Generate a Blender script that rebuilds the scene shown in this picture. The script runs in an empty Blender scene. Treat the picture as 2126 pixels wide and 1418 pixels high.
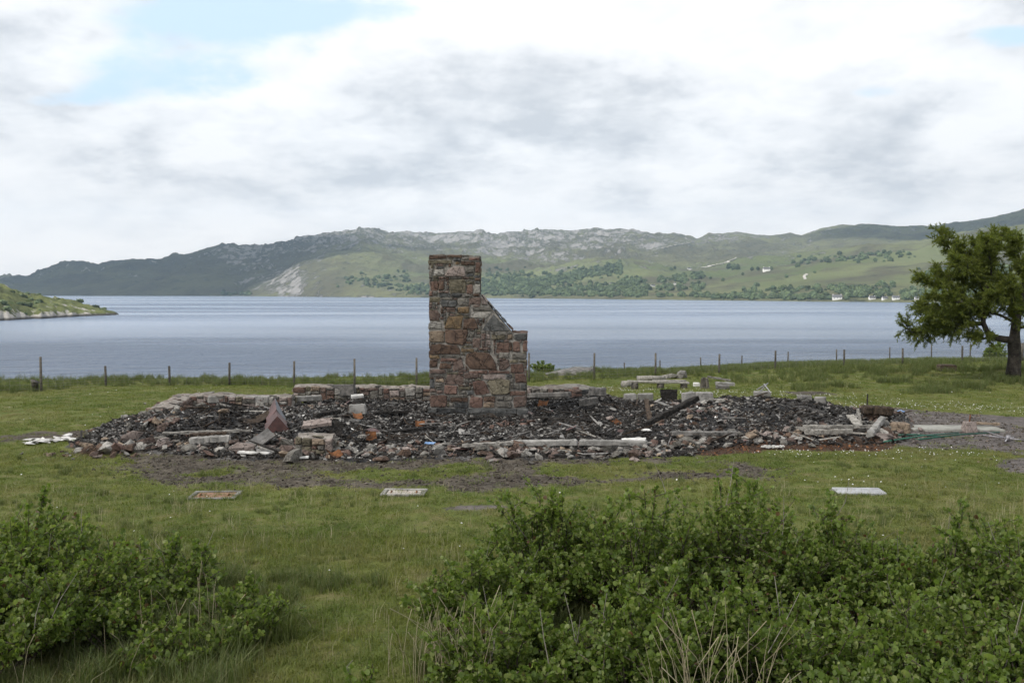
import bpy, bmesh, math, random
import numpy as np
from mathutils import Vector, Matrix, noise as mnoise

R = math.radians
scn = bpy.context.scene
COL = scn.collection

# ---------------------------------------------------------------- camera, sky, sun, exposure
CAM_H = 3.2                # camera above the lawn
FPX = 2126 * 35.0 / 36.0   # focal length in pixels of the 2126-px wide photograph
HOR = 603.0                # row of the true horizon
PITCH = math.atan((709 - HOR) / FPX)
WATER = -10.8              # level of the loch below the lawn

cd = bpy.data.cameras.new('camera')
cam = bpy.data.objects.new('camera', cd)
COL.objects.link(cam)
cam.location = (0, 0, CAM_H)
cam.rotation_euler = (math.pi / 2 - PITCH, 0, 0)
cd.lens = 35.0
cd.sensor_width = 36.0
cd.clip_start = 0.1
cd.clip_end = 30000.0
scn.camera = cam

scn.view_settings.view_transform = 'Standard'
scn.view_settings.look = 'None'
scn.view_settings.exposure = 0.28
scn.view_settings.gamma = 1.0
scn.view_settings.use_curve_mapping = False

SUN_EL, SUN_AZ = 44.0, 236.0        # azimuth clockwise from +Y: behind the camera, to its left


class G:
    """small node-tree writer"""
    def __init__(s, nt):
        s.nt = nt

    def n(s, t, ins=None, **props):
        nd = s.nt.nodes.new(t)
        for k, v in props.items():
            setattr(nd, k, v)
        for k, v in (ins or {}).items():
            so = nd.inputs[k]
            if isinstance(v, bpy.types.NodeSocket):
                s.nt.links.new(v, so)
            else:
                if so.type == 'RGBA' and len(v) == 3:
                    v = (*v, 1)
                so.default_value = v
        return nd

    def noise(s, vec, scale, detail=4, rough=0.55, dist=0.0, col=False):
        ins = {'Scale': scale, 'Detail': detail, 'Roughness': rough, 'Distortion': dist}
        if vec is not None:
            ins['Vector'] = vec
        return s.n('ShaderNodeTexNoise', ins).outputs['Color' if col else 'Fac']

    def m(s, op, a, b=0.0, c=0.0, clamp=False):
        return s.n('ShaderNodeMath', {0: a, 1: b, 2: c}, operation=op, use_clamp=clamp).outputs[0]

    def mix(s, f, a, b, mode='MIX'):
        nd = s.n('ShaderNodeMix', {0: f, 6: a, 7: b}, data_type='RGBA', blend_type=mode)
        return nd.outputs[2]

    def step(s, v, lo, hi, a=0.0, b=1.0):
        return s.n('ShaderNodeMapRange', {0: v, 1: lo, 2: hi, 3: a, 4: b}, interpolation_type='SMOOTHSTEP').outputs[0]

    def ramp(s, f, stops):
        nd = s.n('ShaderNodeValToRGB', {0: f})
        cr = nd.color_ramp
        while len(cr.elements) < len(stops):
            cr.elements.new(0.5)
        for e, (p, c) in zip(cr.elements, stops):
            e.position = p
            e.color = (*c, 1)
        return nd.outputs[0]

    def vmul(s, v, sc):
        return s.n('ShaderNodeVectorMath', {0: v, 1: sc}, operation='MULTIPLY').outputs[0]

    def attr(s, name, out='Fac'):
        return s.n('ShaderNodeAttribute', attribute_name=name).outputs[out]

    def pos(s):
        return s.n('ShaderNodeNewGeometry').outputs['Position']

    def bump(s, h, dist, strength=1.0):
        return s.n('ShaderNodeBump', {'Height': h, 'Distance': dist, 'Strength': strength}).outputs[0]


def sun_dir(el, az):
    return Vector((math.sin(R(az)) * math.cos(R(el)), math.cos(R(az)) * math.cos(R(el)), math.sin(R(el))))


SUN_V = sun_dir(SUN_EL, SUN_AZ)
sd = bpy.data.lights.new('sun', 'SUN')
sd.energy = 4.6
sd.angle = R(5)
sd.color = (1.0, 0.95, 0.87)
so = bpy.data.objects.new('sun', sd)
COL.objects.link(so)
so.rotation_euler = (-SUN_V).to_track_quat('-Z', 'Y').to_euler()
so.location = SUN_V * 50


def make_world():
    w = bpy.data.worlds.new('World')
    scn.world = w
    w.use_nodes = True
    nt = w.node_tree
    nt.nodes.clear()
    g = G(nt)
    sky = g.n('ShaderNodeTexSky', sky_type='NISHITA', sun_disc=False, sun_elevation=R(SUN_EL), sun_rotation=R(SUN_AZ),
              altitude=20, air_density=1.0, dust_density=1.5, ozone_density=1.0)
    d = g.n('ShaderNodeTexCoord').outputs['Generated']
    s = g.n('ShaderNodeSeparateXYZ', {0: d})
    z = g.m('MAXIMUM', s.outputs[2], 0.0)
    den = g.m('ADD', z, 0.30)
    px = g.m('DIVIDE', s.outputs[0], den)
    py = g.m('DIVIDE', s.outputs[1], den)
    p = g.n('ShaderNodeCombineXYZ', {0: px, 1: py, 2: 0.0}).outputs[0]      # a flat cloud deck seen in perspective
    big = g.noise(p, 1.2, 2, 0.52, 0.0)
    mid = g.noise(g.n('ShaderNodeVectorMath', {0: p, 1: (7.3, 2.1, 4.0)}, operation='ADD').outputs[0], 2.7, 6, 0.55, 0.15)
    fine = g.noise(g.n('ShaderNodeVectorMath', {0: p, 1: (1.3, 9.1, 2.0)}, operation='ADD').outputs[0], 6.5, 6, 0.62, 0.0)
    den2 = g.m('ADD', g.m('ADD', z, 0.028), 0.30)
    p2 = g.n('ShaderNodeCombineXYZ', {0: g.m('ADD', g.m('DIVIDE', s.outputs[0], den2), 7.3), 1: g.m('ADD', g.m('DIVIDE', s.outputs[1], den2), 2.1), 2: 4.0}).outputs[0]
    above = g.noise(p2, 2.7, 4, 0.55, 0.15)
    dens = g.m('ADD', g.m('MULTIPLY', big, 0.55), g.m('MULTIPLY', mid, 0.45))

    def gap(u, v, ru, rv, k):
        """an opening in the deck round the direction of (u, v)"""
        x = (u - 1063) / FPX
        zz = (HOR - v) / FPX
        dx = g.m('MULTIPLY', g.m('SUBTRACT', g.m('DIVIDE', s.outputs[0], g.m('MAXIMUM', s.outputs[1], 0.05)), x), FPX / ru)
        dz = g.m('MULTIPLY', g.m('SUBTRACT', g.m('DIVIDE', s.outputs[2], g.m('MAXIMUM', s.outputs[1], 0.05)), zz), FPX / rv)
        r2 = g.m('ADD', g.m('MULTIPLY', dx, dx), g.m('MULTIPLY', dz, dz))
        e = g.m('POWER', 2.718, g.m('MULTIPLY', r2, -1.0))
        return g.m('MULTIPLY', g.m('MULTIPLY', e, k), g.step(s.outputs[1], 0.1, 0.4))
    gaps = None
    for a in ((420, 40, 230, 70, .36), (300, 170, 210, 55, .29), (120, 215, 160, 30, .25), (2090, 80, 120, 28, .34),
              (1830, 195, 110, 24, .32), (740, 30, 190, 40, .28)):
        q = gap(*a)
        gaps = q if gaps is None else g.m('ADD', gaps, q)
    cover = g.m('SUBTRACT', g.m('ADD', dens, g.m('MULTIPLY', g.m('SUBTRACT', fine, 0.5), 0.36)), gaps)
    cmask = g.step(cover, 0.17, 0.36)
    # grey undersides where the deck is thick, white where it is thin
    heavy = g.m('ADD', gap(1180, 250, 470, 110, .09), g.m('ADD', gap(60, 90, 200, 70, .12), gap(1000, 60, 420, 60, -.10)))
    thick = g.step(g.m('ADD', g.m('ADD', g.m('MULTIPLY', mid, 0.64), g.m('MULTIPLY', fine, 0.36)), heavy), 0.40, 0.66)
    low = g.step(z, 0.02, 0.12)
    lit = g.m('MULTIPLY', g.m('SUBTRACT', mid, above), 3.4)          # tops of the heaps bright, bases grey
    grey = g.m('MULTIPLY', g.m('SUBTRACT', thick, lit), g.m('ADD', 0.42, g.m('MULTIPLY', low, 0.58)), clamp=True)
    cloud = g.ramp(grey, [(0.0, (0.97, 0.97, 0.97)), (0.45, (0.85, 0.86, 0.875)), (1.0, (0.60, 0.625, 0.66))])
    skyc = g.vmul(sky.outputs[0], (SKY_K, SKY_K, SKY_K))
    blue = g.mix(0.85, skyc, (0.68, 0.86, 1.02))           # thin veil over the blue
    glow = g.step(z, 0.16, 0.0)
    cloud = g.mix(glow, cloud, g.vmul(cloud, (1.20, 1.12, 1.04)))     # the low sky over the loch is the brightest
    c = g.mix(cmask, blue, cloud)
    bg = g.n('ShaderNodeBackground', {'Color': c, 'Strength': 1.0})
    out = g.n('ShaderNodeOutputWorld', {'Surface': bg.outputs[0]})
    w.cycles.sampling_method = 'MANUAL'
    w.cycles.sample_map_resolution = 512


SKY_K = 0.10
make_world()

cy = scn.cycles
cy.use_denoising = True
try:
    cy.denoiser = 'OPENIMAGEDENOISE'
    cy.denoising_input_passes = 'RGB_ALBEDO_NORMAL'
except Exception:
    pass
cy.max_bounces = 5
cy.diffuse_bounces = 2
cy.glossy_bounces = 2
cy.transmission_bounces = 2
cy.transparent_max_bounces = 6
cy.volume_bounces = 0
cy.use_adaptive_sampling = True
cy.adaptive_threshold = 0.015
cy.caustics_reflective = False
cy.caustics_refractive = False

# ---------------------------------------------------------------- helpers
rng = np.random.default_rng(11)
random.seed(11)


def tag(o, label=None, cat=None, group=None, kind=None):
    if label:
        o['label'] = label
    if cat:
        o['category'] = cat
    if group:
        o['group'] = group
    if kind:
        o['kind'] = kind
    return o


def link(o, parent=None):
    COL.objects.link(o)
    if parent is not None:
        o.parent = parent
    return o


def empty(name, loc=(0, 0, 0), rz=0.0):
    o = bpy.data.objects.new(name, None)
    o.location = loc
    o.rotation_euler = (0, 0, rz)
    o.empty_display_size = 0.2
    return link(o)


def fast_mesh(name, V, F, smooth=False):
    """V (n,3), F (m,k) all faces with k corners"""
    V = np.asarray(V, dtype=np.float32)
    F = np.asarray(F, dtype=np.int32)
    me = bpy.data.meshes.new(name)
    n, (m, k) = len(V), F.shape
    me.vertices.add(n)
    me.vertices.foreach_set('co', V.ravel())
    me.loops.add(m * k)
    me.loops.foreach_set('vertex_index', F.ravel())
    me.polygons.add(m)
    me.polygons.foreach_set('loop_start', np.arange(0, m * k, k, dtype=np.int32))
    me.polygons.foreach_set('loop_total', np.full(m, k, dtype=np.int32))
    if smooth:
        me.polygons.foreach_set('use_smooth', np.ones(m, dtype=bool))
    me.update(calc_edges=True)
    return me


def py_mesh(name, V, F, smooth=False):
    me = bpy.data.meshes.new(name)
    me.from_pydata([tuple(v) for v in V], [], [tuple(f) for f in F])
    if smooth:
        me.polygons.foreach_set('use_smooth', np.ones(len(me.polygons), dtype=bool))
    me.update()
    return me


def obj(name, me, mat=None, parent=None, loc=None, rot=None, scl=None):
    o = bpy.data.objects.new(name, me)
    if mat is not None and len(me.materials) == 0:
        me.materials.append(mat)
    if loc is not None:
        o.location = loc
    if rot is not None:
        o.rotation_euler = rot
    if scl is not None:
        o.scale = scl
    return link(o, parent)


def hash2(ix, iy, seed):
    h = (ix.astype(np.int64) * 374761393 + iy.astype(np.int64) * 668265263 + seed * 1442695041) & 0x7fffffff
    h = ((h ^ (h >> 13)) * 1274126177) & 0x7fffffff
    return ((h ^ (h >> 16)) & 0xffff) / 65535.0


def vn(x, y, seed=0):
    x = np.asarray(x, float)
    y = np.asarray(y, float)
    ix, iy = np.floor(x), np.floor(y)
    fx, fy = x - ix, y - iy
    fx = fx * fx * fx * (fx * (fx * 6 - 15) + 10)
    fy = fy * fy * fy * (fy * (fy * 6 - 15) + 10)
    a = hash2(ix, iy, seed)
    b = hash2(ix + 1, iy, seed)
    c = hash2(ix, iy + 1, seed)
    d = hash2(ix + 1, iy + 1, seed)
    return (a * (1 - fx) + b * fx) * (1 - fy) + (c * (1 - fx) + d * fx) * fy


def fbm(x, y, oct=4, seed=0, gain=0.5, ridge=False):
    t, a, s = 0.0, 1.0, 0.0
    for k in range(oct):
        v = vn(x * 2 ** k + 17.3 * k, y * 2 ** k - 9.7 * k, seed + k * 7)
        if ridge:
            v = 1 - np.abs(2 * v - 1)
        t = t + v * a
        s += a
        a *= gain
    return t / s


def sst(x, a, b):
    t = np.clip((np.asarray(x, float) - a) / (b - a), 0, 1)
    return t * t * (3 - 2 * t)


def ray(u, v):
    a, b = (u - 1063) / FPX, -(v - 709) / FPX
    return Vector((a, math.cos(PITCH) + b * math.sin(PITCH), -math.sin(PITCH) + b * math.cos(PITCH)))


def gp(u, v, z=0.0):
    """point at height z that stands at (u, v) of the photograph"""
    d = ray(u, v)
    t = (z - CAM_H) / d.z
    return Vector((d.x * t, d.y * t, z))


def at(u, y):
    """x of column u at distance y"""
    return (u - 1063) / FPX * y


# ---------------------------------------------------------------- materials
def material(name, build, **kw):
    m = bpy.data.materials.new(name)
    m.use_nodes = True
    nt = m.node_tree
    nt.nodes.clear()
    g = G(nt)
    sh = build(g)
    o = g.n('ShaderNodeOutputMaterial')
    nt.links.new(sh, o.inputs['Surface'])
    return m


def pbsdf(g, col, rough=0.85, normal=None, spec=0.3, metal=0.0):
    ins = {'Base Color': col, 'Roughness': rough, 'Specular IOR Level': spec, 'Metallic': metal}
    if normal is not None:
        ins['Normal'] = normal
    return g.n('ShaderNodeBsdfPrincipled', ins).outputs[0]


def varied(name, c1, c2, scale=6.0, c3=None, bump=0.01, rough=0.9, spec=0.2, spread=0.25, metal=0.0, bscale=None, crack=0.0):
    """two or three tone material with grain, a little different on each object"""
    def b(g):
        p = g.pos()
        rnd = g.n('ShaderNodeObjectInfo').outputs['Random']
        f = g.noise(p, scale, 6, 0.62)
        c = g.mix(g.step(f, 0.36, 0.64), c1, c2)
        if c3 is not None:
            f2 = g.noise(p, scale * 2.7, 5, 0.6)
            c = g.mix(g.step(f2, 0.56, 0.70), c, c3)
        k = g.m('ADD', 1.0 - spread, g.m('MULTIPLY', rnd, 2 * spread))
        kk = g.n('ShaderNodeCombineXYZ', {0: k, 1: k, 2: k}).outputs[0]
        c = g.n('ShaderNodeVectorMath', {0: c, 1: kk}, operation='MULTIPLY').outputs[0]
        h = g.noise(p, (bscale or scale * 5), 6, 0.65)
        if crack:
            gr = g.noise(p, scale * 9, 4, 0.7)
            c = g.mix(g.step(gr, 0.58, 0.72), c, g.vmul(c, (1.55, 1.5, 1.45)))
            c = g.mix(g.step(gr, 0.42, 0.30), c, g.vmul(c, (0.5, 0.5, 0.5)))
            wv = g.n('ShaderNodeVectorMath', {0: p, 1: g.vmul(g.noise(p, 5.0, 3, 0.6, col=True), (0.25, 0.25, 0.25))}, operation='ADD').outputs[0]
            vo = g.n('ShaderNodeTexVoronoi', {'Vector': wv, 'Scale': crack}, feature='DISTANCE_TO_EDGE').outputs[0]
            cr = g.step(vo, 0.035, 0.0)
            c = g.mix(g.m('MULTIPLY', cr, 0.7), c, (0.02, 0.017, 0.015))
            h = g.m('SUBTRACT', g.m('ADD', h, g.m('MULTIPLY', gr, 0.5)), g.m('MULTIPLY', cr, 0.8))
        return pbsdf(g, c, rough, g.bump(h, bump), spec, metal)
    return material(name, b)


M = {}
# ---------------------------------------------------------------- far hills (polar sheets round the bay)
SKYLINE = [(-900, 590), (-400, 584), (-100, 583), (0, 580), (70, 578.6), (127, 554.6), (179, 550), (207, 554.6), (226, 545), (292, 540.5), (325, 549), (348, 544),
           (362, 533.5), (390, 531), (442, 519), (461, 513), (489, 516), (522, 514), (564, 510), (626, 500.6), (677, 489),
           (720, 486.4), (743, 481), (767, 476), (800, 485.5), (847, 485.5), (941, 484), (1000, 482), (1032, 487), (1079, 483),
           (1143, 484.5), (1185, 485.6), (1233, 479), (1275, 481), (1339, 487), (1413, 489), (1445, 496), (1471, 485.6),
           (1498, 487), (1535, 484.6), (1561, 489), (1598, 491), (1636, 488), (1662, 493.6), (1704, 477.7), (1747, 471),
           (1768, 470), (1810, 468.7), (1847, 473.4), (1916, 472), (1969, 466), (2006, 460), (2059, 454), (2102, 444),
           (2126, 434), (2300, 400), (2600, 380), (3100, 360)]
SHORE = [(-900, 611), (0, 614), (400, 614.5), (500, 615), (700, 617), (1000, 619), (1200, 621), (1500, 624), (1750, 627), (2126, 630), (2500, 636), (3100, 650)]
RIDGE_R = [(-900, 4200), (0, 3500), (300, 3300), (520, 3300), (640, 3600), (800, 3900), (1200, 3700), (1500, 3500), (1750, 3500), (2126, 3300), (3100, 2800)]
MID_V = [(-900, 600), (0, 602), (250, 588), (400, 580), (470, 600), (497, 611), (530, 597), (560, 585), (600, 566), (640, 549), (700, 533), (760, 529),
         (850, 540), (1000, 545), (1100, 552), (1200, 552), (1300, 548), (1400, 554), (1500, 550), (1600, 540), (1700, 527),
         (1800, 512), (1900, 503), (2000, 489), (2126, 472), (2500, 450), (3100, 420)]
DIP = [(-900, 0), (420, 0), (500, 0.35), (650, 0.35), (760, 0.0), (1400, 0.05), (1560, 0.30), (1700, 0.30), (2000, 0.22), (3100, .1)]


def tab(t, u):
    a = np.array(t, float)
    return np.interp(u, a[:, 0], a[:, 1])


def hill_height(u, t):
    """u: photo column, t in 0..1.4 from the shore to past the ridge -> (distance, height)"""
    rs = (CAM_H - WATER) * FPX / (tab(SHORE, u) - HOR)
    rr = tab(RIDGE_R, u)
    wob = 60 * (fbm(u / 60.0, u * 0 + 3.1, 3, 5) - 0.5)
    rs = rs + wob
    rm = rs + (rr - rs) * np.interp(u, [0, 480, 620, 900, 1500, 2126], [.3, .12, .16, .42, .45, .5])
    zr = CAM_H + (HOR - tab(SKYLINE, u)) / FPX * rr
    zm = CAM_H + (HOR - tab(MID_V, u)) / FPX * rm
    tm = (rm - rs) / (rr - rs)
    r = rs + (rr - rs) * t
    s1 = np.clip(t / tm, 0, 1)
    z1 = WATER - 3 + (zm - WATER + 3) * (0.30 * np.sqrt(np.clip(s1 * 1.2, 0, 1)) + 0.70 * s1)
    z1 = np.where(s1 >= 1, zm, np.minimum(z1, zm))
    s2 = np.clip((t - tm) / (1 - tm), 0, 1)
    dip = tab(DIP, u)
    z2 = zm + (zr - zm) * (s2 ** 1.15) - dip * zm * np.sin(np.pi * np.clip(s2 * 1.25, 0, 1)) ** 1.0
    z = np.where(t <= tm, z1, z2)
    s3 = np.clip((t - 1) / 0.4, 0, 1)
    z = np.where(t > 1, zr * (1 - 0.55 * s3), z)
    return r, z


def hill_noise(x, y, r, t, u):
    big = fbm(x / 210., y / 210., 5, 21, 0.55, True) - 0.55
    mid = fbm(x / 60., y / 60., 5, 41, 0.6, True) - 0.5
    fin = fbm(x / 26., y / 26., 3, 47, 0.6, True) - 0.5
    rocky = np.interp(u, [0, 500, 700, 1300, 1600, 2126], [1, 1, 1, 1, .55, .5])
    amp = sst(t, 0.01, 0.35) * (0.35 + 0.65 * rocky)
    fade = 1 - 0.45 * np.exp(-((t - 1) / 0.05) ** 2)
    return (big * 46 * amp + mid * 34 * amp * (0.4 + 0.6 * sst(t, .3, .8)) * rocky + fin * 13 * amp * (.35 + .65 * sst(t, .2, .7)) * rocky) * fade


def polar_sheet(name, us, ts, fn):
    U, T = np.meshgrid(us, ts, indexing='ij')
    r, z, extra = fn(U, T)
    x = (U - 1063) / FPX * r
    V = np.stack([x, r, z], -1)
    nu, nt_ = U.shape
    idx = np.arange(nu * nt_).reshape(nu, nt_)
    F = np.stack([idx[:-1, :-1], idx[1:, :-1], idx[1:, 1:], idx[:-1, 1:]], -1).reshape(-1, 4)
    me = fast_mesh(name, V.reshape(-1, 3), F, True)
    for k, a in extra.items():
        at_ = me.attributes.new(k, 'FLOAT', 'POINT')
        at_.data.foreach_set('value', a.astype(np.float32).ravel())
    return me, U, V


def hills_fn(U, T):
    r, z = hill_height(U, T)
    x = (U - 1063) / FPX * r
    z = z + hill_noise(x, r, r, T, U)
    z = np.where(T < 0.002, WATER - 4, z)
    rock = np.interp(U, [-900, 0, 420, 520, 640, 760, 1250, 1500, 1750, 2126, 3100], [.30, .30, .32, .50, .55, .55, .56, .46, .42, .28, .25])
    rock = rock * (0.60 + 0.32 * sst(T, .10, .9)) + 0.20 * np.exp(-((U - 590) / 80) ** 2) * sst(T, 0.0, 0.03) * (1 - sst(T, .2, .5))
    past = sst(U, 650, 1000) * sst(T, .02, .08) * (1 - sst(T, .34, .55))
    return r, z, {'rock': rock + .05, 'pasture': past}


def m_hill(g):
    p = g.pos()
    rock = g.attr('rock')
    past = g.attr('pasture')
    nz = g.n('ShaderNodeSeparateXYZ', {0: g.n('ShaderNodeNewGeometry').outputs['Normal']}).outputs[2]
    steep = g.step(nz, 0.92, 0.62)
    n1 = g.noise(p, 0.006, 8, 0.62)
    n2 = g.noise(p, 0.030, 9, 0.78)
    n3 = g.noise(p, 0.0035, 5, 0.5)
    grass = g.mix(g.step(n1, 0.38, 0.62), (0.120, 0.116, 0.074), (0.185, 0.190, 0.098))
    grass = g.mix(g.step(n2, 0.52, 0.62), grass, (0.075, 0.082, 0.050))
    pst = g.mix(g.step(n3, 0.35, 0.62), (0.125, 0.155, 0.066), (0.200, 0.222, 0.105))
    grass = g.mix(g.m('MULTIPLY', past, g.step(n1, 0.40, 0.56)), grass, pst)
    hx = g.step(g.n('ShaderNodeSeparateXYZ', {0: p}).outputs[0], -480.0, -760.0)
    grass = g.mix(g.m('MULTIPLY', hx, 0.45), grass, (0.046, 0.044, 0.036))       # heather tone darkened on the outer headland, cloud shade put into the colour
    rk = g.mix(g.noise(p, 0.09, 6, 0.7), (0.16, 0.152, 0.145), (0.46, 0.44, 0.415))
    n4 = g.noise(p, 0.11, 6, 0.75)
    rm = g.m('ADD', g.m('ADD', g.m('MULTIPLY', n2, 0.45), g.m('MULTIPLY', n1, 0.28)), g.m('MULTIPLY', n4, 0.27))
    rm = g.m('ADD', rm, g.m('ADD', g.m('MULTIPLY', g.m('SUBTRACT', rock, 0.5), 0.42), g.m('MULTIPLY', steep, 0.07)))
    rmask = g.step(rm, 0.50, 0.55)
    c = g.mix(rmask, grass, rk)
    h = g.m('ADD', g.noise(p, 0.045, 9, 0.75), g.m('MULTIPLY', rmask, 0.25))
    return pbsdf(g, c, 0.95, g.bump(h, 16.0, 1.0), 0.1)


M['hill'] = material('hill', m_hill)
HU = np.linspace(-900, 3100, 1150)
HT = np.concatenate([[0.0, 0.004], np.linspace(0.008, 1.06, 215), np.linspace(1.08, 1.4, 10)])
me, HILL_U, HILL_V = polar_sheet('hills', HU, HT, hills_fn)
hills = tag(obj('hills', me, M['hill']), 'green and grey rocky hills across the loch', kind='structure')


def hill_at(u, v):
    """point of the far hills that shows at (u, v)"""
    i = int(np.clip(np.searchsorted(HU, u), 1, len(HU) - 1))
    P = HILL_V[i]
    vv = HOR - (P[:, 2] - CAM_H) / P[:, 1] * FPX
    k = int(np.argmax(vv <= v))
    q = P[k]
    return Vector(((u - 1063) / FPX * q[1], q[1], q[2]))


# the low green headland that juts in from the left
HEAD_CREST = [(-900, 540), (-300, 570), (-60, 582), (0, 588), (20, 598), (50, 610), (90, 614), (130, 621), (180, 631), (215, 641), (240, 651), (252, 658), (270, 680)]
HEAD_SHORE = [(-900, 690), (-300, 678), (0, 666.5), (100, 661), (200, 656), (250, 654), (270, 654)]


def head_fn(U, T):
    rs = (CAM_H - WATER) * FPX / (tab(HEAD_SHORE, U) - HOR) + 16 * (fbm(U / 22., U * 0, 3, 9) - .5)
    rr = rs + np.interp(U, [-900, 0, 200, 250, 270], [150, 95, 45, 12, 8])
    zr = CAM_H + (HOR - tab(HEAD_CREST, U)) / FPX * rr
    r = rs + (rr - rs) * T
    s = np.clip(T, 0, 1)
    z = WATER - 1.0 + (zr - WATER + 1.0) * (0.45 * np.clip(s * 5, 0, 1) ** .7 * .6 + .73 * s)
    z = np.minimum(z, np.maximum(zr, WATER - 2))
    z = np.where(T > 1, zr - (T - 1) * 26, z)
    x = (U - 1063) / FPX * r
    z = z + (fbm(x / 12., r / 12., 4, 61, .6, True) - .55) * 3.2 * sst(T, 0, .12)
    rock = np.clip(1 - s * 4.5, 0, 1) * .40 + .47
    return r, z, {'rock': rock, 'pasture': s * 0 + .9}


def m_head(g):
    p = g.pos()
    rock = g.attr('rock')
    n1 = g.noise(p, 0.05, 7, 0.6)
    n2 = g.noise(p, 0.22, 7, 0.65)
    grass = g.mix(g.step(n1, 0.38, 0.62), (0.075, 0.085, 0.034), (0.130, 0.145, 0.052))
    grass = g.mix(g.step(n2, 0.54, 0.64), grass, (0.05, 0.075, 0.022))
    rk = g.mix(g.noise(p, 0.8, 6, 0.7), (0.16, 0.15, 0.14), (0.46, 0.44, 0.41))
    rm = g.m('ADD', g.m('ADD', g.m('MULTIPLY', n2, 0.5), g.m('MULTIPLY', n1, 0.5)), g.m('MULTIPLY', g.m('SUBTRACT', rock, 0.5), 0.55))
    z = g.n('ShaderNodeSeparateXYZ', {0: p}).outputs[2]
    wet = g.step(z, WATER + 1.6, WATER + 0.5)
    c = g.mix(g.step(rm, 0.56, 0.60), grass, rk)
    c = g.mix(wet, c, (0.055, 0.05, 0.045))
    return pbsdf(g, c, 0.95, g.bump(g.noise(p, 0.5, 8, 0.7), 1.2), 0.1)


M['head'] = material('headland', m_head)
HEADU = np.linspace(-900, 270, 420)
me, HEAD_U, HEAD_V = polar_sheet('headland', HEADU, np.concatenate([np.linspace(0, 1.0, 60), np.linspace(1.05, 2.2, 20)]), head_fn)
tag(obj('headland_hill', me, M['head']), 'low green rocky headland jutting into the loch', kind='structure')


# ---------------------------------------------------------------- loch
def m_water(g):
    p = g.pos()
    sp = g.n('ShaderNodeSeparateXYZ', {0: p})
    w1 = g.noise(g.vmul(p, (0.11, 0.20, 1)), 1.0, 5, 0.66)
    w2 = g.noise(g.vmul(p, (0.6, 1.3, 1)), 1.0, 4, 0.65)
    bands = g.noise(g.vmul(p, (0.0016, 0.0085, 1)), 1.0, 6, 0.60, 0.6)
    calm = g.step(bands, 0.40, 0.62)
    h = g.m('ADD', g.m('MULTIPLY', w1, 1.6), g.m('MULTIPLY', w2, 0.55))
    st = g.m('ADD', 0.30, g.m('MULTIPLY', calm, 0.70))
    nb = g.n('ShaderNodeBump', {'Height': h, 'Distance': 3.0, 'Strength': st}).outputs[0]
    c = g.mix(calm, (0.165, 0.212, 0.295), (0.085, 0.126, 0.205))
    rough = g.m('ADD', 0.20, g.m('MULTIPLY', calm, 0.10))
    return g.n('ShaderNodeBsdfPrincipled', {'Base Color': c, 'Roughness': rough, 'IOR': 1.333, 'Specular IOR Level': 0.5, 'Normal': nb}).outputs[0]


M['water'] = material('water', m_water)
wx = np.array([-6000, -3000, -800, -100, 0, 100, 800, 3000, 6000.0])
wy = np.array([34, 60, 120, 300, 800, 2000, 4000, 5900.0])
X, Y = np.meshgrid(wx, wy, indexing='ij')
idx = np.arange(X.size).reshape(X.shape)
F = np.stack([idx[:-1, :-1], idx[1:, :-1], idx[1:, 1:], idx[:-1, 1:]], -1).reshape(-1, 4)
tag(obj('water', fast_mesh('water', np.stack([X, Y, X * 0 + WATER], -1).reshape(-1, 3), F), M['water']), 'rippled grey blue water of the loch', kind='structure')

# ---------------------------------------------------------------- clouds overhead that shade parts of the hills, and the haze
def m_cloud(g):
    p = g.pos()
    c = g.mix(g.noise(p, 0.004, 4), (0.78, 0.79, 0.80), (0.88, 0.88, 0.88))
    return g.n('ShaderNodeBsdfDiffuse', {'Color': c}).outputs[0]


M['cloud'] = material('cloud', m_cloud)


def m_thin_cloud(g):
    d = g.n('ShaderNodeBsdfDiffuse', {'Color': (0.85, 0.85, 0.85)}).outputs[0]
    t = g.n('ShaderNodeBsdfTransparent').outputs[0]
    return g.n('ShaderNodeMixShader', {0: 0.30, 1: t, 2: d}).outputs[0]


M['thin_cloud'] = material('thin_cloud', m_thin_cloud)


def cloud(target, alt, sx, sy, sz, seed, label, mat='cloud'):
    """a heap cloud at altitude alt whose shadow falls round the target"""
    c = Vector(target) + SUN_V * ((alt - target[2]) / SUN_V.z)
    bm = bmesh.new()
    bmesh.ops.create_icosphere(bm, subdivisions=5, radius=1.0)
    for v in bm.verts:
        q = v.co.copy()
        n = mnoise.fractal(q * 1.6 + Vector((seed * 7.7, 3, 1)), 0.9, 2.0, 5)
        v.co = q * (1 + 0.42 * n)
        if v.co.z < 0:
            v.co.z *= 0.35
        v.co = Vector((v.co.x * sx, v.co.y * sy, v.co.z * sz))
    me = bpy.data.meshes.new('cloud')
    bm.to_mesh(me)
    bm.free()
    me.polygons.foreach_set('use_smooth', np.ones(len(me.polygons), dtype=bool))
    return tag(obj('cloud', me, M[mat], loc=c), label, kind='stuff')


HAZE_TOP = 500.0


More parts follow.
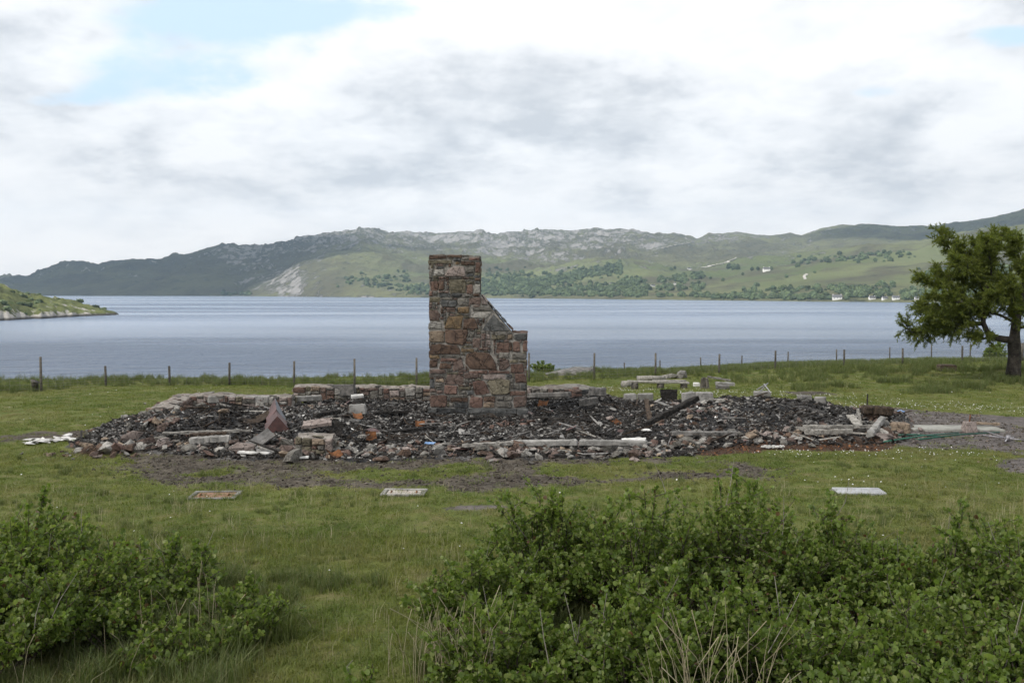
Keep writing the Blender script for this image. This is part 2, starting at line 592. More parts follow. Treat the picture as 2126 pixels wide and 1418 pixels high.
def make_haze():
    m = bpy.data.materials.new('haze')
    m.use_nodes = True
    nt = m.node_tree
    nt.nodes.clear()
    g = G(nt)
    v = g.n('ShaderNodeVolumePrincipled', {'Color': (0.55, 0.76, 1.0), 'Density': HAZE_D, 'Anisotropy': 0.25})
    o = g.n('ShaderNodeOutputMaterial')
    nt.links.new(v.outputs[0], o.inputs['Volume'])
    x, y0, y1, z0, z1 = 6300, -600, 6200, -16.5, HAZE_TOP
    V = [(a, b, c) for c in (z0, z1) for a, b in ((-x, y0), (x, y0), (x, y1), (-x, y1))]
    F = [(3, 2, 1, 0), (4, 5, 6, 7), (0, 1, 5, 4), (1, 2, 6, 5), (2, 3, 7, 6), (3, 0, 4, 7)]
    tag(obj('haze', py_mesh('haze', V, F), m), 'thin blue haze in the air over the loch', kind='stuff')


HAZE_D = 0.000105
# ---------------------------------------------------------------- lawn, burnt plot, mud
def poly(pts):
    return np.array([gp(u, v)[:2] for u, v in pts])


ASH = poly([(150, 928), (190, 905), (300, 862), (420, 842), (600, 838), (760, 828), (1060, 826), (1230, 816), (1330, 836), (1420, 832), (1560, 826), (1700, 836),
            (1760, 850), (1880, 868), (1900, 905), (1870, 925), (1640, 935), (1480, 935), (1440, 948), (1330, 956), (1020, 962), (700, 960),
            (520, 955), (330, 940), (200, 944)])
MUD = poly([(225, 950), (330, 935), (560, 948), (760, 955), (1000, 955), (1300, 955), (1500, 960), (1640, 975), (1600, 995), (1330, 1000),
            (1120, 1005), (980, 1022), (860, 1012), (700, 1006), (520, 1010), (380, 1006), (290, 990), (230, 970)])
GRASSY = [poly([(400, 972), (440, 966), (490, 972), (500, 985), (420, 988)]), poly([(660, 990), (740, 975), (960, 970), (1040, 985), (930, 992), (800, 1000)]),
          poly([(1080, 970), (1300, 962), (1560, 968), (1330, 990), (1130, 992)])]
GRAVEL = poly([(1760, 852), (1850, 845), (2000, 855), (2200, 872), (2300, 950), (2126, 945), (2000, 935), (1850, 938), (1780, 915)])
SAND = poly([(2055, 968), (2090, 955), (2200, 948), (2300, 990), (2126, 985), (2080, 982)])
RUST = poly([(1430, 935), (1640, 915), (1870, 920), (1830, 940), (1600, 940), (1440, 950)])
STONY = poly([(880, 1060), (940, 1050), (1080, 1048), (1090, 1058), (960, 1062)])
TRACK = poly([(0, 905), (120, 893), (200, 890), (210, 905), (60, 915), (0, 922)])
SPOT = poly([(1620, 812), (1700, 806), (1740, 816), (1660, 822)])


def inside(P, x, y):
    r = np.zeros(x.shape, bool)
    n = len(P)
    for i in range(n):
        (x0, y0), (x1, y1) = P[i], P[(i + 1) % n]
        if y0 == y1:
            continue
        c = ((y0 > y) != (y1 > y)) & (x < (x1 - x0) * (y - y0) / (y1 - y0) + x0)
        r ^= c
    return r


def pmask(P, x, y, amp=0.45, fr=1.3, seed=3, soft=0.25):
    """soft-edged ragged mask: averages a few jittered inside tests"""
    t = 0
    wx_ = x + amp * 2 * (fbm(x * fr, y * fr, 4, seed, .6) - .5)
    wy_ = y + amp * 2.2 * (fbm(x * fr + 40, y * fr, 4, seed + 5, .6) - .5)
    for dx, dy in ((0, 0), (soft, 0), (-soft, 0), (0, soft), (0, -soft), (.5 * soft, .7 * soft), (-.6 * soft, .5 * soft), (.5 * soft, -.6 * soft)):
        t = t + inside(P, wx_ + dx, wy_ + dy)
    return t / 8.0


def masks(x, y):
    ash = pmask(ASH, x, y, .35, 1.1, 3, .18)
    mud = pmask(MUD, x, y, .5, .9, 13, .3) * (0.62 + 0.38 * sst(fbm(x * 1.4, y * 1.4, 4, 77), .36, .52))
    for k, P in enumerate(GRASSY):
        mud = mud * (1 - .9 * pmask(P, x, y, .4, 1.2, 23 + k, .3))
    grav = pmask(GRAVEL, x, y, .5, .8, 33, .3)
    grav = np.maximum(grav, pmask(SAND, x, y, .4, 1, 35, .25))
    grav = np.maximum(grav, .8 * pmask(STONY, x, y, .15, 2, 36, .1))
    mud = np.maximum(mud, .75 * pmask(TRACK, x, y, .5, 1, 37, .25))
    mud = np.maximum(mud, .8 * pmask(SPOT, x, y, .5, 1, 38, .25))
    rust = pmask(RUST, x, y, .3, 1.5, 43, .2)
    return ash, mud, grav, rust


MOUNDS = [(400, 895, .40, 1.9, 1.5), (470, 880, .30, 1.6, 1.2), (300, 915, .14, 1.3, .9), (690, 915, .30, 1.0, .8), (620, 905, .28, .9, .7), (700, 870, .22, 1.6, 1.2),
          (1600, 882, .46, 2.2, 1.7), (1480, 880, .36, 1.4, 1.3), (1720, 885, .36, 1.5, 1.2), (1420, 862, .20, 1.2, 1.0), (1820, 885, .30, 1.0, 1.0),
          (1230, 845, .16, 1.1, 1.2), (860, 920, .08, 1.4, .8), (1380, 905, .18, .9, .7), (560, 930, .16, .8, .5)]
MOUNDS = [(gp(u, v).x, gp(u, v).y, h, sx, sy) for u, v, h, sx, sy in MOUNDS]
EDGE_X = [(-90, 36), (-30, 38), (-16, 40), (-8, 42), (0, 45), (8, 50), (14, 55), (25, 58), (90, 62)]


def gz(x, y, m=None):
    """height of the land"""
    x = np.asarray(x, float)
    y = np.asarray(y, float)
    z = 0.10 * (fbm(x * .16, y * .16, 3, 91) - .5) + 0.05 * (fbm(x * .7, y * .7, 3, 92) - .5)
    far = sst(y, 27, 41)
    z = z + far * np.interp(x, [-60, -14, -4, 6, 14, 22, 60], [-.30, -.42, -.62, -.42, -.05, .15, .3])
    z = z - np.maximum(0, y - 42.5) * .072 * sst(x, -2, 9)
    ye = np.interp(x, [a for a, b in EDGE_X], [b for a, b in EDGE_X]) + 1.6 * (fbm(x * .2, x * 0, 3, 55) - .5)
    d = y - ye
    z = z - np.where(d > 0, np.minimum(.22 * d + .05 * d * d, 14.5), 0) * sst(d, 0, 1.5)
    z = z + sst(np.abs(x), 30, 70) * .4 * sst(y, 70, 20)
    if m is None:
        m = masks(x, y)
    ash, mud, grav, rust = m
    hump = 0
    for mx, my, h, sx, sy in MOUNDS:
        hump = np.maximum(hump, h * np.exp(-((x - mx) / sx) ** 2 - ((y - my) / sy) ** 2)) + 0.15 * h * np.exp(-((x - mx) / sx) ** 2 - ((y - my) / sy) ** 2)
    z = z + ash * (.03 + hump * (.8 + .4 * fbm(x * 1.7, y * 1.7, 4, 71)) + .17 * (fbm(x * 1.9, y * 1.9, 5, 72, .6) - .4))
    z = z + mud * (.13 * (fbm(x * 2.4, y * 3.6, 4, 73, .62, True) - .5))
    z = z + rust * .05 * (fbm(x * 4, y * 4, 3, 74) - .3)
    return np.maximum(z, -14.6)


def zat(x, y):
    """height of the built ground sheet at one point"""
    i = int(min(max(np.searchsorted(gx, x) - 1, 0), len(gx) - 2))
    j = int(min(max(np.searchsorted(gy, y) - 1, 0), len(gy) - 2))
    a, b = (x - gx[i]) / (gx[i + 1] - gx[i]), (y - gy[j]) / (gy[j + 1] - gy[j])
    return float((Z[i, j] * (1 - a) + Z[i + 1, j] * a) * (1 - b) + (Z[i, j + 1] * (1 - a) + Z[i + 1, j + 1] * a) * b)


def on(u, v, it=3):
    """point of the land that shows at (u, v)"""
    z = 0.0
    for _ in range(it + 3):
        p = gp(u, v, z)
        z = .4 * z + .6 * zat(p.x, p.y)
    p = gp(u, v, z)
    return Vector((p.x, p.y, zat(p.x, p.y)))


def axis(segs):
    out = []
    for a, b, st in segs:
        out.append(np.arange(a, b, st))
    return np.concatenate(out)


gx = np.concatenate([[-6050, -3000, -800, -250, -120, -80], axis([(-60, -30, 1.5), (-30, -14.5, .5), (-14.5, 14.5, .09), (14.5, 30, .5), (30, 60, 1.5)]), [60, 80, 120, 250, 800, 3000, 6050]])
gy = np.concatenate([[-500, -200, -80, -40], axis([(-20, 4, 1.5), (4, 15, .25), (15, 24, .075), (24, 32, .12), (32, 60, .35), (60, 76, 1.0)]), [76, 90, 140, 300, 900, 3000, 5950]])
X, Y = np.meshgrid(gx, gy, indexing='ij')
MK = masks(X, Y)
Z = gz(X, Y, MK)
Z = np.where((np.abs(X) > 130) & (Y > -100), np.minimum(Z, np.interp(np.abs(X), [130, 250], [0, -14.6])), Z)
idx = np.arange(X.size).reshape(X.shape)
F = np.stack([idx[:-1, :-1], idx[1:, :-1], idx[1:, 1:], idx[:-1, 1:]], -1).reshape(-1, 4)
gme = fast_mesh('ground', np.stack([X, Y, Z], -1).reshape(-1, 3), F, True)
for k, a in zip(('ash', 'mud', 'gravel', 'rust'), MK):
    gme.attributes.new(k, 'FLOAT', 'POINT').data.foreach_set('value', np.asarray(a, np.float32).ravel())


def m_ground(g):
    p = g.pos()
    n1 = g.noise(p, 0.35, 5, 0.6)
    n2 = g.noise(p, 2.2, 6, 0.65)
    n3 = g.noise(p, 14.0, 6, 0.7)
    turf = g.mix(g.step(n1, 0.35, 0.65), (0.085, 0.112, 0.024), (0.130, 0.142, 0.038))
    turf = g.mix(g.step(n2, 0.45, 0.68), turf, (0.155, 0.142, 0.060))
    turf = g.mix(g.step(n3, 0.52, 0.66), turf, (0.060, 0.075, 0.024))
    mud = g.mix(g.step(n2, 0.35, 0.65), (0.042, 0.035, 0.028), (0.105, 0.090, 0.072))
    mud = g.mix(g.step(n3, 0.50, 0.66), mud, (0.135, 0.120, 0.100))
    grav = g.mix(g.step(n2, 0.35, 0.65), (0.085, 0.075, 0.072), (0.155, 0.138, 0.130))
    grav = g.mix(g.step(n3, 0.50, 0.66), grav, (0.055, 0.05, 0.048))
    rust = g.mix(g.step(n3, 0.4, 0.62), (0.035, 0.024, 0.018), (0.085, 0.046, 0.028))
    ash = g.mix(g.step(n3, 0.40, 0.66), (0.012, 0.012, 0.013), (0.050, 0.049, 0.050))
    ash = g.mix(g.step(n2, 0.54, 0.66), ash, (0.085, 0.080, 0.078))
    ash = g.mix(g.m('MULTIPLY', g.step(n1, 0.50, 0.64), g.step(n3, 0.36, 0.60)), ash, (0.165, 0.158, 0.150))
    ed = g.m('MULTIPLY', g.m('SUBTRACT', n3, 0.5), 1.1)

    def msk(name):
        return g.step(g.m('ADD', g.attr(name), ed), 0.34, 0.62)
    c = g.mix(msk('gravel'), turf, grav)
    c = g.mix(msk('mud'), c, mud)
    c = g.mix(msk('ash'), c, ash)
    c = g.mix(msk('rust'), c, rust)
    return pbsdf(g, c, 0.95, g.bump(g.m('ADD', n3, g.m('MULTIPLY', n2, 1.5)), 0.035), 0.15)


M['ground'] = material('ground', m_ground)
ground = tag(obj('ground', gme, M['ground']), 'grassy lawn with a burnt plot and churned mud', kind='structure')


# ---------------------------------------------------------------- scattering of what nobody could count
SRC = {}


def scatter(name, P, rot, scl, idx, protos, label, cat=None):
    """one object of kind stuff: copies of the prototype meshes on the points"""
    me = bpy.data.meshes.new(name)
    n = len(P)
    me.vertices.add(n)
    me.vertices.foreach_set('co', np.asarray(P, np.float32).ravel())
    me.attributes.new('rot', 'FLOAT_VECTOR', 'POINT').data.foreach_set('vector', np.asarray(rot, np.float32).ravel())
    me.attributes.new('scl', 'FLOAT_VECTOR', 'POINT').data.foreach_set('vector', np.asarray(scl, np.float32).ravel())
    me.attributes.new('idx', 'INT', 'POINT').data.foreach_set('value', np.asarray(idx, np.int32).ravel())
    o = obj(name, me)
    col = bpy.data.collections.new(name + '_source')
    for k, pm in enumerate(protos):
        q = bpy.data.objects.new('%s_source_%02d' % (name, k), pm)
        col.objects.link(q)
    ng = bpy.data.node_groups.new(name, 'GeometryNodeTree')
    ng.interface.new_socket('Geometry', in_out='INPUT', socket_type='NodeSocketGeometry')
    ng.interface.new_socket('Geometry', in_out='OUTPUT', socket_type='NodeSocketGeometry')
    g = G(ng)
    gi, go = g.n('NodeGroupInput'), g.n('NodeGroupOutput')
    ci = g.n('GeometryNodeCollectionInfo')
    ci.inputs['Collection'].default_value = col
    ci.inputs['Separate Children'].default_value = True
    ci.inputs['Reset Children'].default_value = True

    def na(nm, ty):
        nd = g.n('GeometryNodeInputNamedAttribute', data_type=ty)
        nd.inputs['Name'].default_value = nm
        return nd.outputs['Attribute']
    ip = g.n('GeometryNodeInstanceOnPoints')
    L = ng.links.new
    L(gi.outputs[0], ip.inputs['Points'])
    L(ci.outputs[0], ip.inputs['Instance'])
    ip.inputs['Pick Instance'].default_value = True
    L(na('idx', 'INT'), ip.inputs['Instance Index'])
    e2r = g.n('FunctionNodeEulerToRotation')
    L(na('rot', 'FLOAT_VECTOR'), e2r.inputs[0])
    L(e2r.outputs[0], ip.inputs['Rotation'])
    L(na('scl', 'FLOAT_VECTOR'), ip.inputs['Scale'])
    L(ip.outputs[0], go.inputs[0])
    md = o.modifiers.new('scatter', 'NODES')
    md.node_group = ng
    return tag(o, label, cat, kind='stuff')


def chunk_mesh(name, mat, seed, sx=1, sy=1, sz=1, n=14, box=0.35):
    """angular broken lump about one unit across"""
    r = random.Random(seed)
    bm = bmesh.new()
    for _ in range(n):
        v = Vector((r.gauss(0, 1), r.gauss(0, 1), r.gauss(0, 1))).normalized()
        k = max(abs(v.x), abs(v.y), abs(v.z))
        v = v * (1 - box) + v / k * box
        v *= r.uniform(.42, .55)
        bm.verts.new((v.x * sx, v.y * sy, v.z * sz))
    res = bmesh.ops.convex_hull(bm, input=bm.verts)
    for v in [v for v in bm.verts if not v.link_faces]:
        bm.verts.remove(v)
    me = bpy.data.meshes.new(name)
    bm.to_mesh(me)
    bm.free()
    me.materials.append(mat)
    return me
# ---------------------------------------------------------------- masonry
STONE = {
    'r': varied('stone_red_brown', (0.102, 0.066, 0.053), (0.165, 0.109, 0.088), 7, (0.062, 0.046, 0.041), .016, crack=4.5),
    'R': varied('stone_brick_red', (0.125, 0.078, 0.064), (0.180, 0.118, 0.098), 8, (0.085, 0.060, 0.052), .016, crack=4.5),
    'd': varied('stone_dark_brown', (0.064, 0.044, 0.035), (0.120, 0.081, 0.060), 6, (0.15, 0.10, 0.075), .018, crack=3.6),
    'p': varied('stone_purple_brown', (0.092, 0.066, 0.057), (0.155, 0.115, 0.098), 8, (0.20, 0.16, 0.145), .016, crack=4.5),
    'k': varied('stone_pale_pink', (0.19, 0.155, 0.14), (0.29, 0.245, 0.225), 7, (0.18, 0.14, 0.125), .016, crack=4.5),
    'g': varied('stone_grey', (0.095, 0.088, 0.078), (0.165, 0.155, 0.138), 9, (0.22, 0.21, 0.19), .014, crack=5.0),
    'G': varied('stone_pale_grey', (0.20, 0.19, 0.175), (0.32, 0.305, 0.28), 9, (0.15, 0.145, 0.135), .014, crack=5.0),
    'o': varied('stone_olive', (0.105, 0.094, 0.068), (0.175, 0.155, 0.112), 8, (0.22, 0.20, 0.155), .016, crack=4.5),
    'y': varied('stone_ochre', (0.110, 0.082, 0.055), (0.18, 0.125, 0.070), 7, (0.10, 0.075, 0.05), .016, crack=4.5),
    't': varied('stone_tan', (0.185, 0.14, 0.105), (0.27, 0.215, 0.16), 8, (0.12, 0.09, 0.07), .016, crack=4.5),
    'b': varied('stone_charred', (0.018, 0.019, 0.020), (0.050, 0.051, 0.052), 6, (0.08, 0.08, 0.078), .016, crack=4.5),
    's': varied('stone_slate', (0.060, 0.062, 0.062), (0.115, 0.116, 0.114), 6, (0.030, 0.032, 0.034), .016, crack=4.5),
}
M['mortar'] = varied('mortar', (0.16, 0.148, 0.132), (0.27, 0.255, 0.235), 9, (0.10, 0.092, 0.08), .02)
M['mortar_pale'] = varied('mortar_pale', (0.15, 0.130, 0.115), (0.27, 0.245, 0.22), 5, (0.09, 0.076, 0.065), .04)
STR = random.Random(5)


def stone_ring(q, cut=.16, jit=.012, rr=STR):
    """outline of a stone from the corners q: corners knocked off, edges uneven"""
    out = []
    n = len(q)
    for i in range(n):
        a, b, c = Vector(q[i - 1]), Vector(q[i]), Vector(q[(i + 1) % n])
        k1, k2 = rr.uniform(.4, 1.2) * cut, rr.uniform(.4, 1.2) * cut
        la, lc = (a - b).length, (c - b).length
        da, dc = min(k1 * min(la, lc), .06), min(k2 * min(la, lc), .06)
        out.append(b + (a - b).normalized() * da)
        out.append(b + (c - b).normalized() * dc)
        if lc > .16:
            for t in ((.5,) if lc < .32 else (.36, .66)):
                out.append(b.lerp(c, t + rr.uniform(-.08, .08)))
    jj = jit
    return [p + Vector((rr.uniform(-jj, jj), rr.uniform(-jj, jj))) for p in out]


def stone_mesh(q, depth, gap=.011, rr=STR, inner=.10):
    """q: corners in the wall's plane (m), counter-clockwise; front towards -Y by depth. Vertices about the centre."""
    cx = sum(a for a, b in q) / len(q)
    cz = sum(b for a, b in q) / len(q)
    w = max(a for a, b in q) - min(a for a, b in q)
    h = max(b for a, b in q) - min(b for a, b in q)
    s = min(w, h)
    g_ = min(gap, s * .2)
    qq = [(a - cx, b - cz) for a, b in q]
    qq = [(a * (1 - 2 * g_ / max(w, .02)), b * (1 - 2 * g_ / max(h, .02))) for a, b in qq]
    ring = stone_ring(qq, .13, min(.013, s * .11), rr)
    n = len(ring)
    tx, tz = rr.uniform(-.06, .06), rr.uniform(-.08, .08)
    ins = min(.022, s * .2)
    V, F = [], []
    for p in ring:
        V.append((p.x, inner, p.y))
    for p in ring:
        V.append((p.x, -depth * .45 + rr.uniform(-.004, .004), p.y))
    for p in ring:
        L = max(p.length, 1e-4)
        k = 1 - ins / L if L > ins * 1.5 else .5
        V.append((p.x * k, -depth + p.x * tx + p.y * tz + rr.uniform(-.005, .005), p.y * k))
    V.append((rr.uniform(-.2, .2) * w, -depth - rr.uniform(.0, .014), rr.uniform(-.2, .2) * h))
    for k in range(n):
        j = (k + 1) % n
        F.append((k, j, n + j, n + k))
        F.append((n + k, n + j, 2 * n + j, 2 * n + k))
        F.append((2 * n + k, 2 * n + j, 3 * n))
    return (cx, cz), V, F


def flip(F):
    return [tuple(reversed(f)) for f in F]


def fill_courses(occ, cell, rr, wr, hr, big=0.0):
    """greedy filling of the free cells with coursed stones -> list of rectangles (x0, z0, x1, z1)"""
    nz, nx = occ.shape
    out = []
    for iz in range(nz):
        for ix in range(nx):
            if occ[iz, ix]:
                continue
            w = rr.randint(*wr)
            h = rr.randint(*hr)
            if rr.random() < big:
                h = int(h * 1.9)
                w = int(w * 1.1)
            x1 = ix
            while x1 < nx and x1 - ix < w and not occ[iz, x1]:
                x1 += 1
            if x1 < nx and not occ[iz, x1]:      # leave no sliver
                k = x1
                while k < nx and not occ[iz, k] and k - x1 < 5:
                    k += 1
                if k - x1 < 5:
                    x1 = k
            z1 = iz + 1
            while z1 < nz and z1 - iz < h and not occ[z1, ix:x1].any():
                z1 += 1
            k = z1
            while k < nz and k - z1 < 3 and not occ[k, ix:x1].any():
                k += 1
            if k - z1 < 3:
                z1 = k
            occ[iz:z1, ix:x1] = True
            if (x1 - ix) * cell > .035 and (z1 - iz) * cell > .03:
                out.append((ix * cell, iz * cell, x1 * cell, z1 * cell))
    return out


# ---- the chimney: stones read off the photograph, in units of its enlarged view (1 unit = 0.361 cm)
ZP = 0.00361
CH_Y = gp(990, 868).y            # front face
CH_X0 = at(891.5, CH_Y)
CH_Z0 = -0.02
BIG = [  # (colour, corners clockwise from the upper left)  or  (colour, x0, y0, x1, y1)
    ('d', 245, 120, 365, 150), ('d', 365, 120, 470, 140), ('R', 517, 135, 592, 160), ('s', 410, 138, 465, 165), ('o', 245, 152, 408, 182),
    ('y', 425, 166, 456, 186), ('d', 462, 160, 558, 192), ('r', 560, 168, 598, 242), ('k', (420, 196), (485, 200), (500, 272), (345, 270), (372, 228)),
    ('G', (288, 218), (345, 214), (350, 262), (275, 266)), ('g', 250, 230, 272, 282), ('g', 500, 205, 556, 248), ('o', 380, 285, 500, 385), ('r', 502, 325, 550, 390),
    ('G', 552, 320, 594, 386), ('r', (248, 302), (305, 298), (306, 366), (250, 366)), ('d', 306, 305, 350, 365), ('G', 352, 305, 369, 362), ('r', 248, 368, 272, 406),
    ('g', 274, 370, 305, 402), ('s', 310, 382, 390, 415), ('s', 392, 386, 470, 415), ('g', 472, 390, 542, 413), ('d', 545, 387, 595, 406), ('o', 246, 410, 320, 446),
    ('s', 322, 430, 440, 480), ('g', 442, 416, 515, 472), ('p', 517, 412, 604, 466), ('k', (606, 412), (612, 410), (655, 464), (608, 466)),
    ('p', (245, 505), (300, 494), (326, 530), (318, 572), (242, 570)), ('y', 440, 480, 522, 520), ('G', (534, 512), (680, 512), (640, 560), (530, 552)), ('g', (548, 480), (668, 470), (686, 508), (540, 510)),
    ('y', (372, 545), (480, 535), (468, 630), (346, 630)), ('d', (484, 560), (560, 552), (588, 630), (470, 632)), ('G', 240, 582, 338, 636), ('t', 240, 642, 348, 720),
    ('d', (352, 632), (516, 636), (492, 745), (352, 730)), ('g', 518, 642, 560, 690), ('p', 540, 692, 600, 762), ('p', 602, 664, 634, 708), ('k', 636, 666, 668, 702), ('p', 603, 712, 632, 758), ('k', 634, 706, 668, 746),
    ('s', (690, 528), (808, 650), (608, 640), (642, 585)), ('o', 676, 672, 772, 706), ('t', 786, 668, 824, 706), ('s', 826, 662, 920, 705), ('r', 706, 722, 800, 800), ('d', 802, 722, 818, 782),
    ('r', 822, 716, 872, 792), ('r', 886, 710, 918, 786), ('d', (245, 745), (300, 732), (440, 742), (462, 804), (245, 808)), ('y', 464, 766, 556, 792),
    ('y', 245, 812, 316, 838), ('R', 320, 834, 440, 858), ('g', 320, 812, 462, 830), ('d', 245, 848, 308, 898), ('d', (314, 868), (360, 862), (402, 884), (395, 908), (313, 906)),
    ('p', (408, 858), (470, 840), (484, 900), (404, 930)), ('p', 445, 905, 505, 934), ('d', (505, 802), (565, 785), (668, 798), (722, 910), (522, 912), (486, 862)),
    ('g', 726, 792, 800, 832), ('p', (728, 850), (798, 840), (802, 890), (770, 918), (726, 916)), ('r', 806, 868, 898, 935), ('g', 812, 800, 916, 838), ('o', 802, 842, 860, 866), ('o', 862, 842, 916, 864),
    ('R', 520, 918, 648, 942), ('R', 652, 920, 798, 942), ('g', 245, 940, 358, 964), ('p', 360, 942, 480, 1016), ('p', 484, 936, 588, 974), ('k', 612, 946, 770, 980), ('s', 774, 946, 820, 968),
    ('r', 832, 940, 916, 1006), ('s', 248, 978, 280, 1046), ('t', 286, 976, 346, 1000), ('R', (348, 1020), (440, 1024), (432, 1086), (338, 1082)), ('o', 442, 1030, 532, 1056), ('g', 440, 1060, 500, 1086), ('s', 504, 1060, 546, 1086),
    ('R', (540, 992), (625, 985), (664, 1080), (562, 1092), (548, 1042)), ('o', (640, 985), (745, 974), (806, 984), (800, 1088), (674, 1086)), ('g', 808, 1010, 868, 1050), ('s', 872, 1010, 916, 1056),
    ('r', 800, 1060, 916, 1094), ('r', 246, 1088, 366, 1176), ('d', 384, 1106, 514, 1140), ('R', 520, 1102, 612, 1178), ('t', 616, 1142, 696, 1178), ('d', 618, 1100, 700, 1138), ('g', 704, 1096, 760, 1130),
    ('g', 764, 1096, 820, 1132), ('g', 704, 1136, 816, 1176), ('p', 826, 1098, 916, 1172), ('g', 382, 1144, 414, 1178), ('b', 416, 1142, 512, 1180),
]


def ch_outline(xz):
    x, y = xz
    if y < 118 or y > 1180 or x < 244:
        return False
    if y < 136:
        return x < 515 + 0 * y or (x < 592 and y > 132)
    if y < 404:
        return x < 595
    if y < 655:
        return x < 604 + (y - 404) * (822 - 604) / (652 - 404)
    return x < 917


def to_m(x, y):
    return ((x - 245) * ZP, (1256 - y) * ZP)


def raster(occ, q, cell):
    xs = (np.arange(occ.shape[1]) + .5) * cell
    zs = (np.arange(occ.shape[0]) + .5) * cell
    Xg, Zg = np.meshgrid(xs, zs)
    occ |= inside(np.array(q), Xg, Zg)


H_TOP, H_SH, W_TOP, W_BOT = 1136 * ZP, 600 * ZP, 350 * ZP, 672 * ZP
chim = tag(empty('chimney', (CH_X0, CH_Y, 0)), 'tall rubble stone chimney breast with sloping shoulder in the burnt ruin', 'chimney')
CELL = .0144
occ = np.ones((int(1256 * ZP / CELL) - 8, int(690 * ZP / CELL)), bool)
for iz in range(occ.shape[0]):
    for ix in range(occ.shape[1]):
        x = 245 + (ix + .5) * CELL / ZP
        y = 1256 - (iz + .5) * CELL / ZP
        occ[iz, ix] = not ch_outline((x, y))
CHD = 0.92     # depth of the stack
rr = random.Random(3)
todo = []
for b in BIG:
    if isinstance(b[1], tuple):
        q = [to_m(*p) for p in b[1:]]
    else:
        _, x0, y0, x1, y1 = b
        j = lambda: rr.uniform(-3, 3)
        q = [to_m(x0 + j(), y0 + j()), to_m(x1 + j(), y0 + j()), to_m(x1 + j(), y1 + j()), to_m(x0 + j(), y1 + j())]
    todo.append((b[0], q))
    raster(occ, q, CELL)
for x0, z0, x1, z1 in fill_courses(occ, CELL, rr, (11, 26), (3, 6)):
    j = lambda: rr.uniform(-.006, .006)
    q = [(x0 + j(), z1 + j()), (x1 + j(), z1 + j()), (x1 + j(), z0 + j()), (x0 + j(), z0 + j())]
    todo.append((rr.choice('ggpgsdoopdgprgp'), q))
for c, q in todo:
    (cx, cz), V, F = stone_mesh(q, rr.uniform(.014, .046), .006, rr)
    if min(a for a, b_ in q) < .03:
        cx -= rr.uniform(-.008, .024)
    if max(a for a, b_ in q) > W_BOT - .03 or (cz > 3.15 and max(a for a, b_ in q) > W_TOP - .03):
        cx += rr.uniform(-.008, .022)
    obj('stone', py_mesh('stone', V, F), STONE[c], chim, (cx, 0, cz + CH_Z0))


def side_fill(parent, L, Hfun, place, wr, hr, cols, rr, name='stone', depth=(.02, .05), big=.15, gap=.011, joined=False):
    nz = int(max(Hfun(t) for t in np.linspace(0, L, 40)) / .02)
    nx = int(L / .02)
    oc = np.ones((nz, nx), bool)
    for i in range(nx):
        oc[:int(Hfun((i + .5) * .02) / .02), i] = False
    VV, FF, n = [], [], 0
    for x0, z0, x1, z1 in fill_courses(oc, .02, rr, wr, hr, big):
        j = lambda: rr.uniform(-.008, .008)
        q = [(x0 + j(), z1 + j()), (x1 + j(), z1 + j()), (x1 + j(), z0 + j()), (x0 + j(), z0 + j())]
        (cx, cz), V, F = stone_mesh(q, rr.uniform(*depth), gap, rr)
        if joined:
            mt = place(cx, cz)
            VV += [tuple(mt @ Vector(v)) for v in V]
            FF += [tuple(i + n for i in f) for f in F]
            n += len(V)
        else:
            o = obj(name, py_mesh(name, V, F), STONE[rr.choice(cols)], parent)
            o.matrix_local = place(cx, cz)
    if joined:
        o = obj('stone_facing', py_mesh('stone_facing', VV, FF), STONE['p'], parent)
        o['kind'] = 'stuff'


# left and right flanks, shoulder and back
side_fill(chim, CHD - .06, lambda t: H_TOP - .27, lambda a, b: Matrix.Translation((.03, .03 + CHD - .06 - a, b + .25)) @ Matrix.Rotation(-math.pi / 2, 4, 'Z'), (10, 24), (5, 13), 'grpdogkr', rr)
side_fill(chim, CHD - .06, lambda t: H_SH - .27, lambda a, b: Matrix.Translation((W_BOT - .03, .03 + a, b + .25)) @ Matrix.Rotation(math.pi / 2, 4, 'Z'), (12, 24), (6, 14), 'grpdogkr', rr)
side_fill(chim, CHD - .06, lambda t: H_TOP - 855 * ZP - .02, lambda a, b: Matrix.Translation((W_TOP - .03, .03 + a, b + 855 * ZP)) @ Matrix.Rotation(math.pi / 2, 4, 'Z'), (12, 24), (5, 12), 'grpdogkr', rr)
side_fill(chim, W_BOT, lambda t: (H_TOP if t > W_BOT - W_TOP else (H_SH if t < .36 else H_SH + .9 * (t - .36) / (W_BOT - W_TOP - .36))) - .28, lambda a, b: Matrix.Translation((W_BOT - a, CHD - .03, b + .25)) @ Matrix.Rotation(math.pi, 4, 'Z'), (12, 26), (5, 14), 'grpd', rr, joined=True)
# mortar core
prof = [(.012, .0), (W_BOT - .012, 0), (W_BOT - .012, H_SH - .03), (576 * ZP - .02, H_SH - .03), (W_TOP + .02, 853 * ZP), (W_TOP - .015, 853 * ZP + .01), (W_TOP - .015, H_TOP - .07), (.27 * 3.6, H_TOP - .02), (.012, H_TOP - .02)]
n = len(prof)
V = [(x, .004, z) for x, z in prof] + [(x, CHD - .012, z) for x, z in prof]
F = [tuple(range(n)), tuple(reversed(range(n, 2 * n)))] + [(i, n + i, n + (i + 1) % n, (i + 1) % n) for i in range(n)]
obj('mortar_core', py_mesh('mortar_core', V, F), M['mortar'], chim)
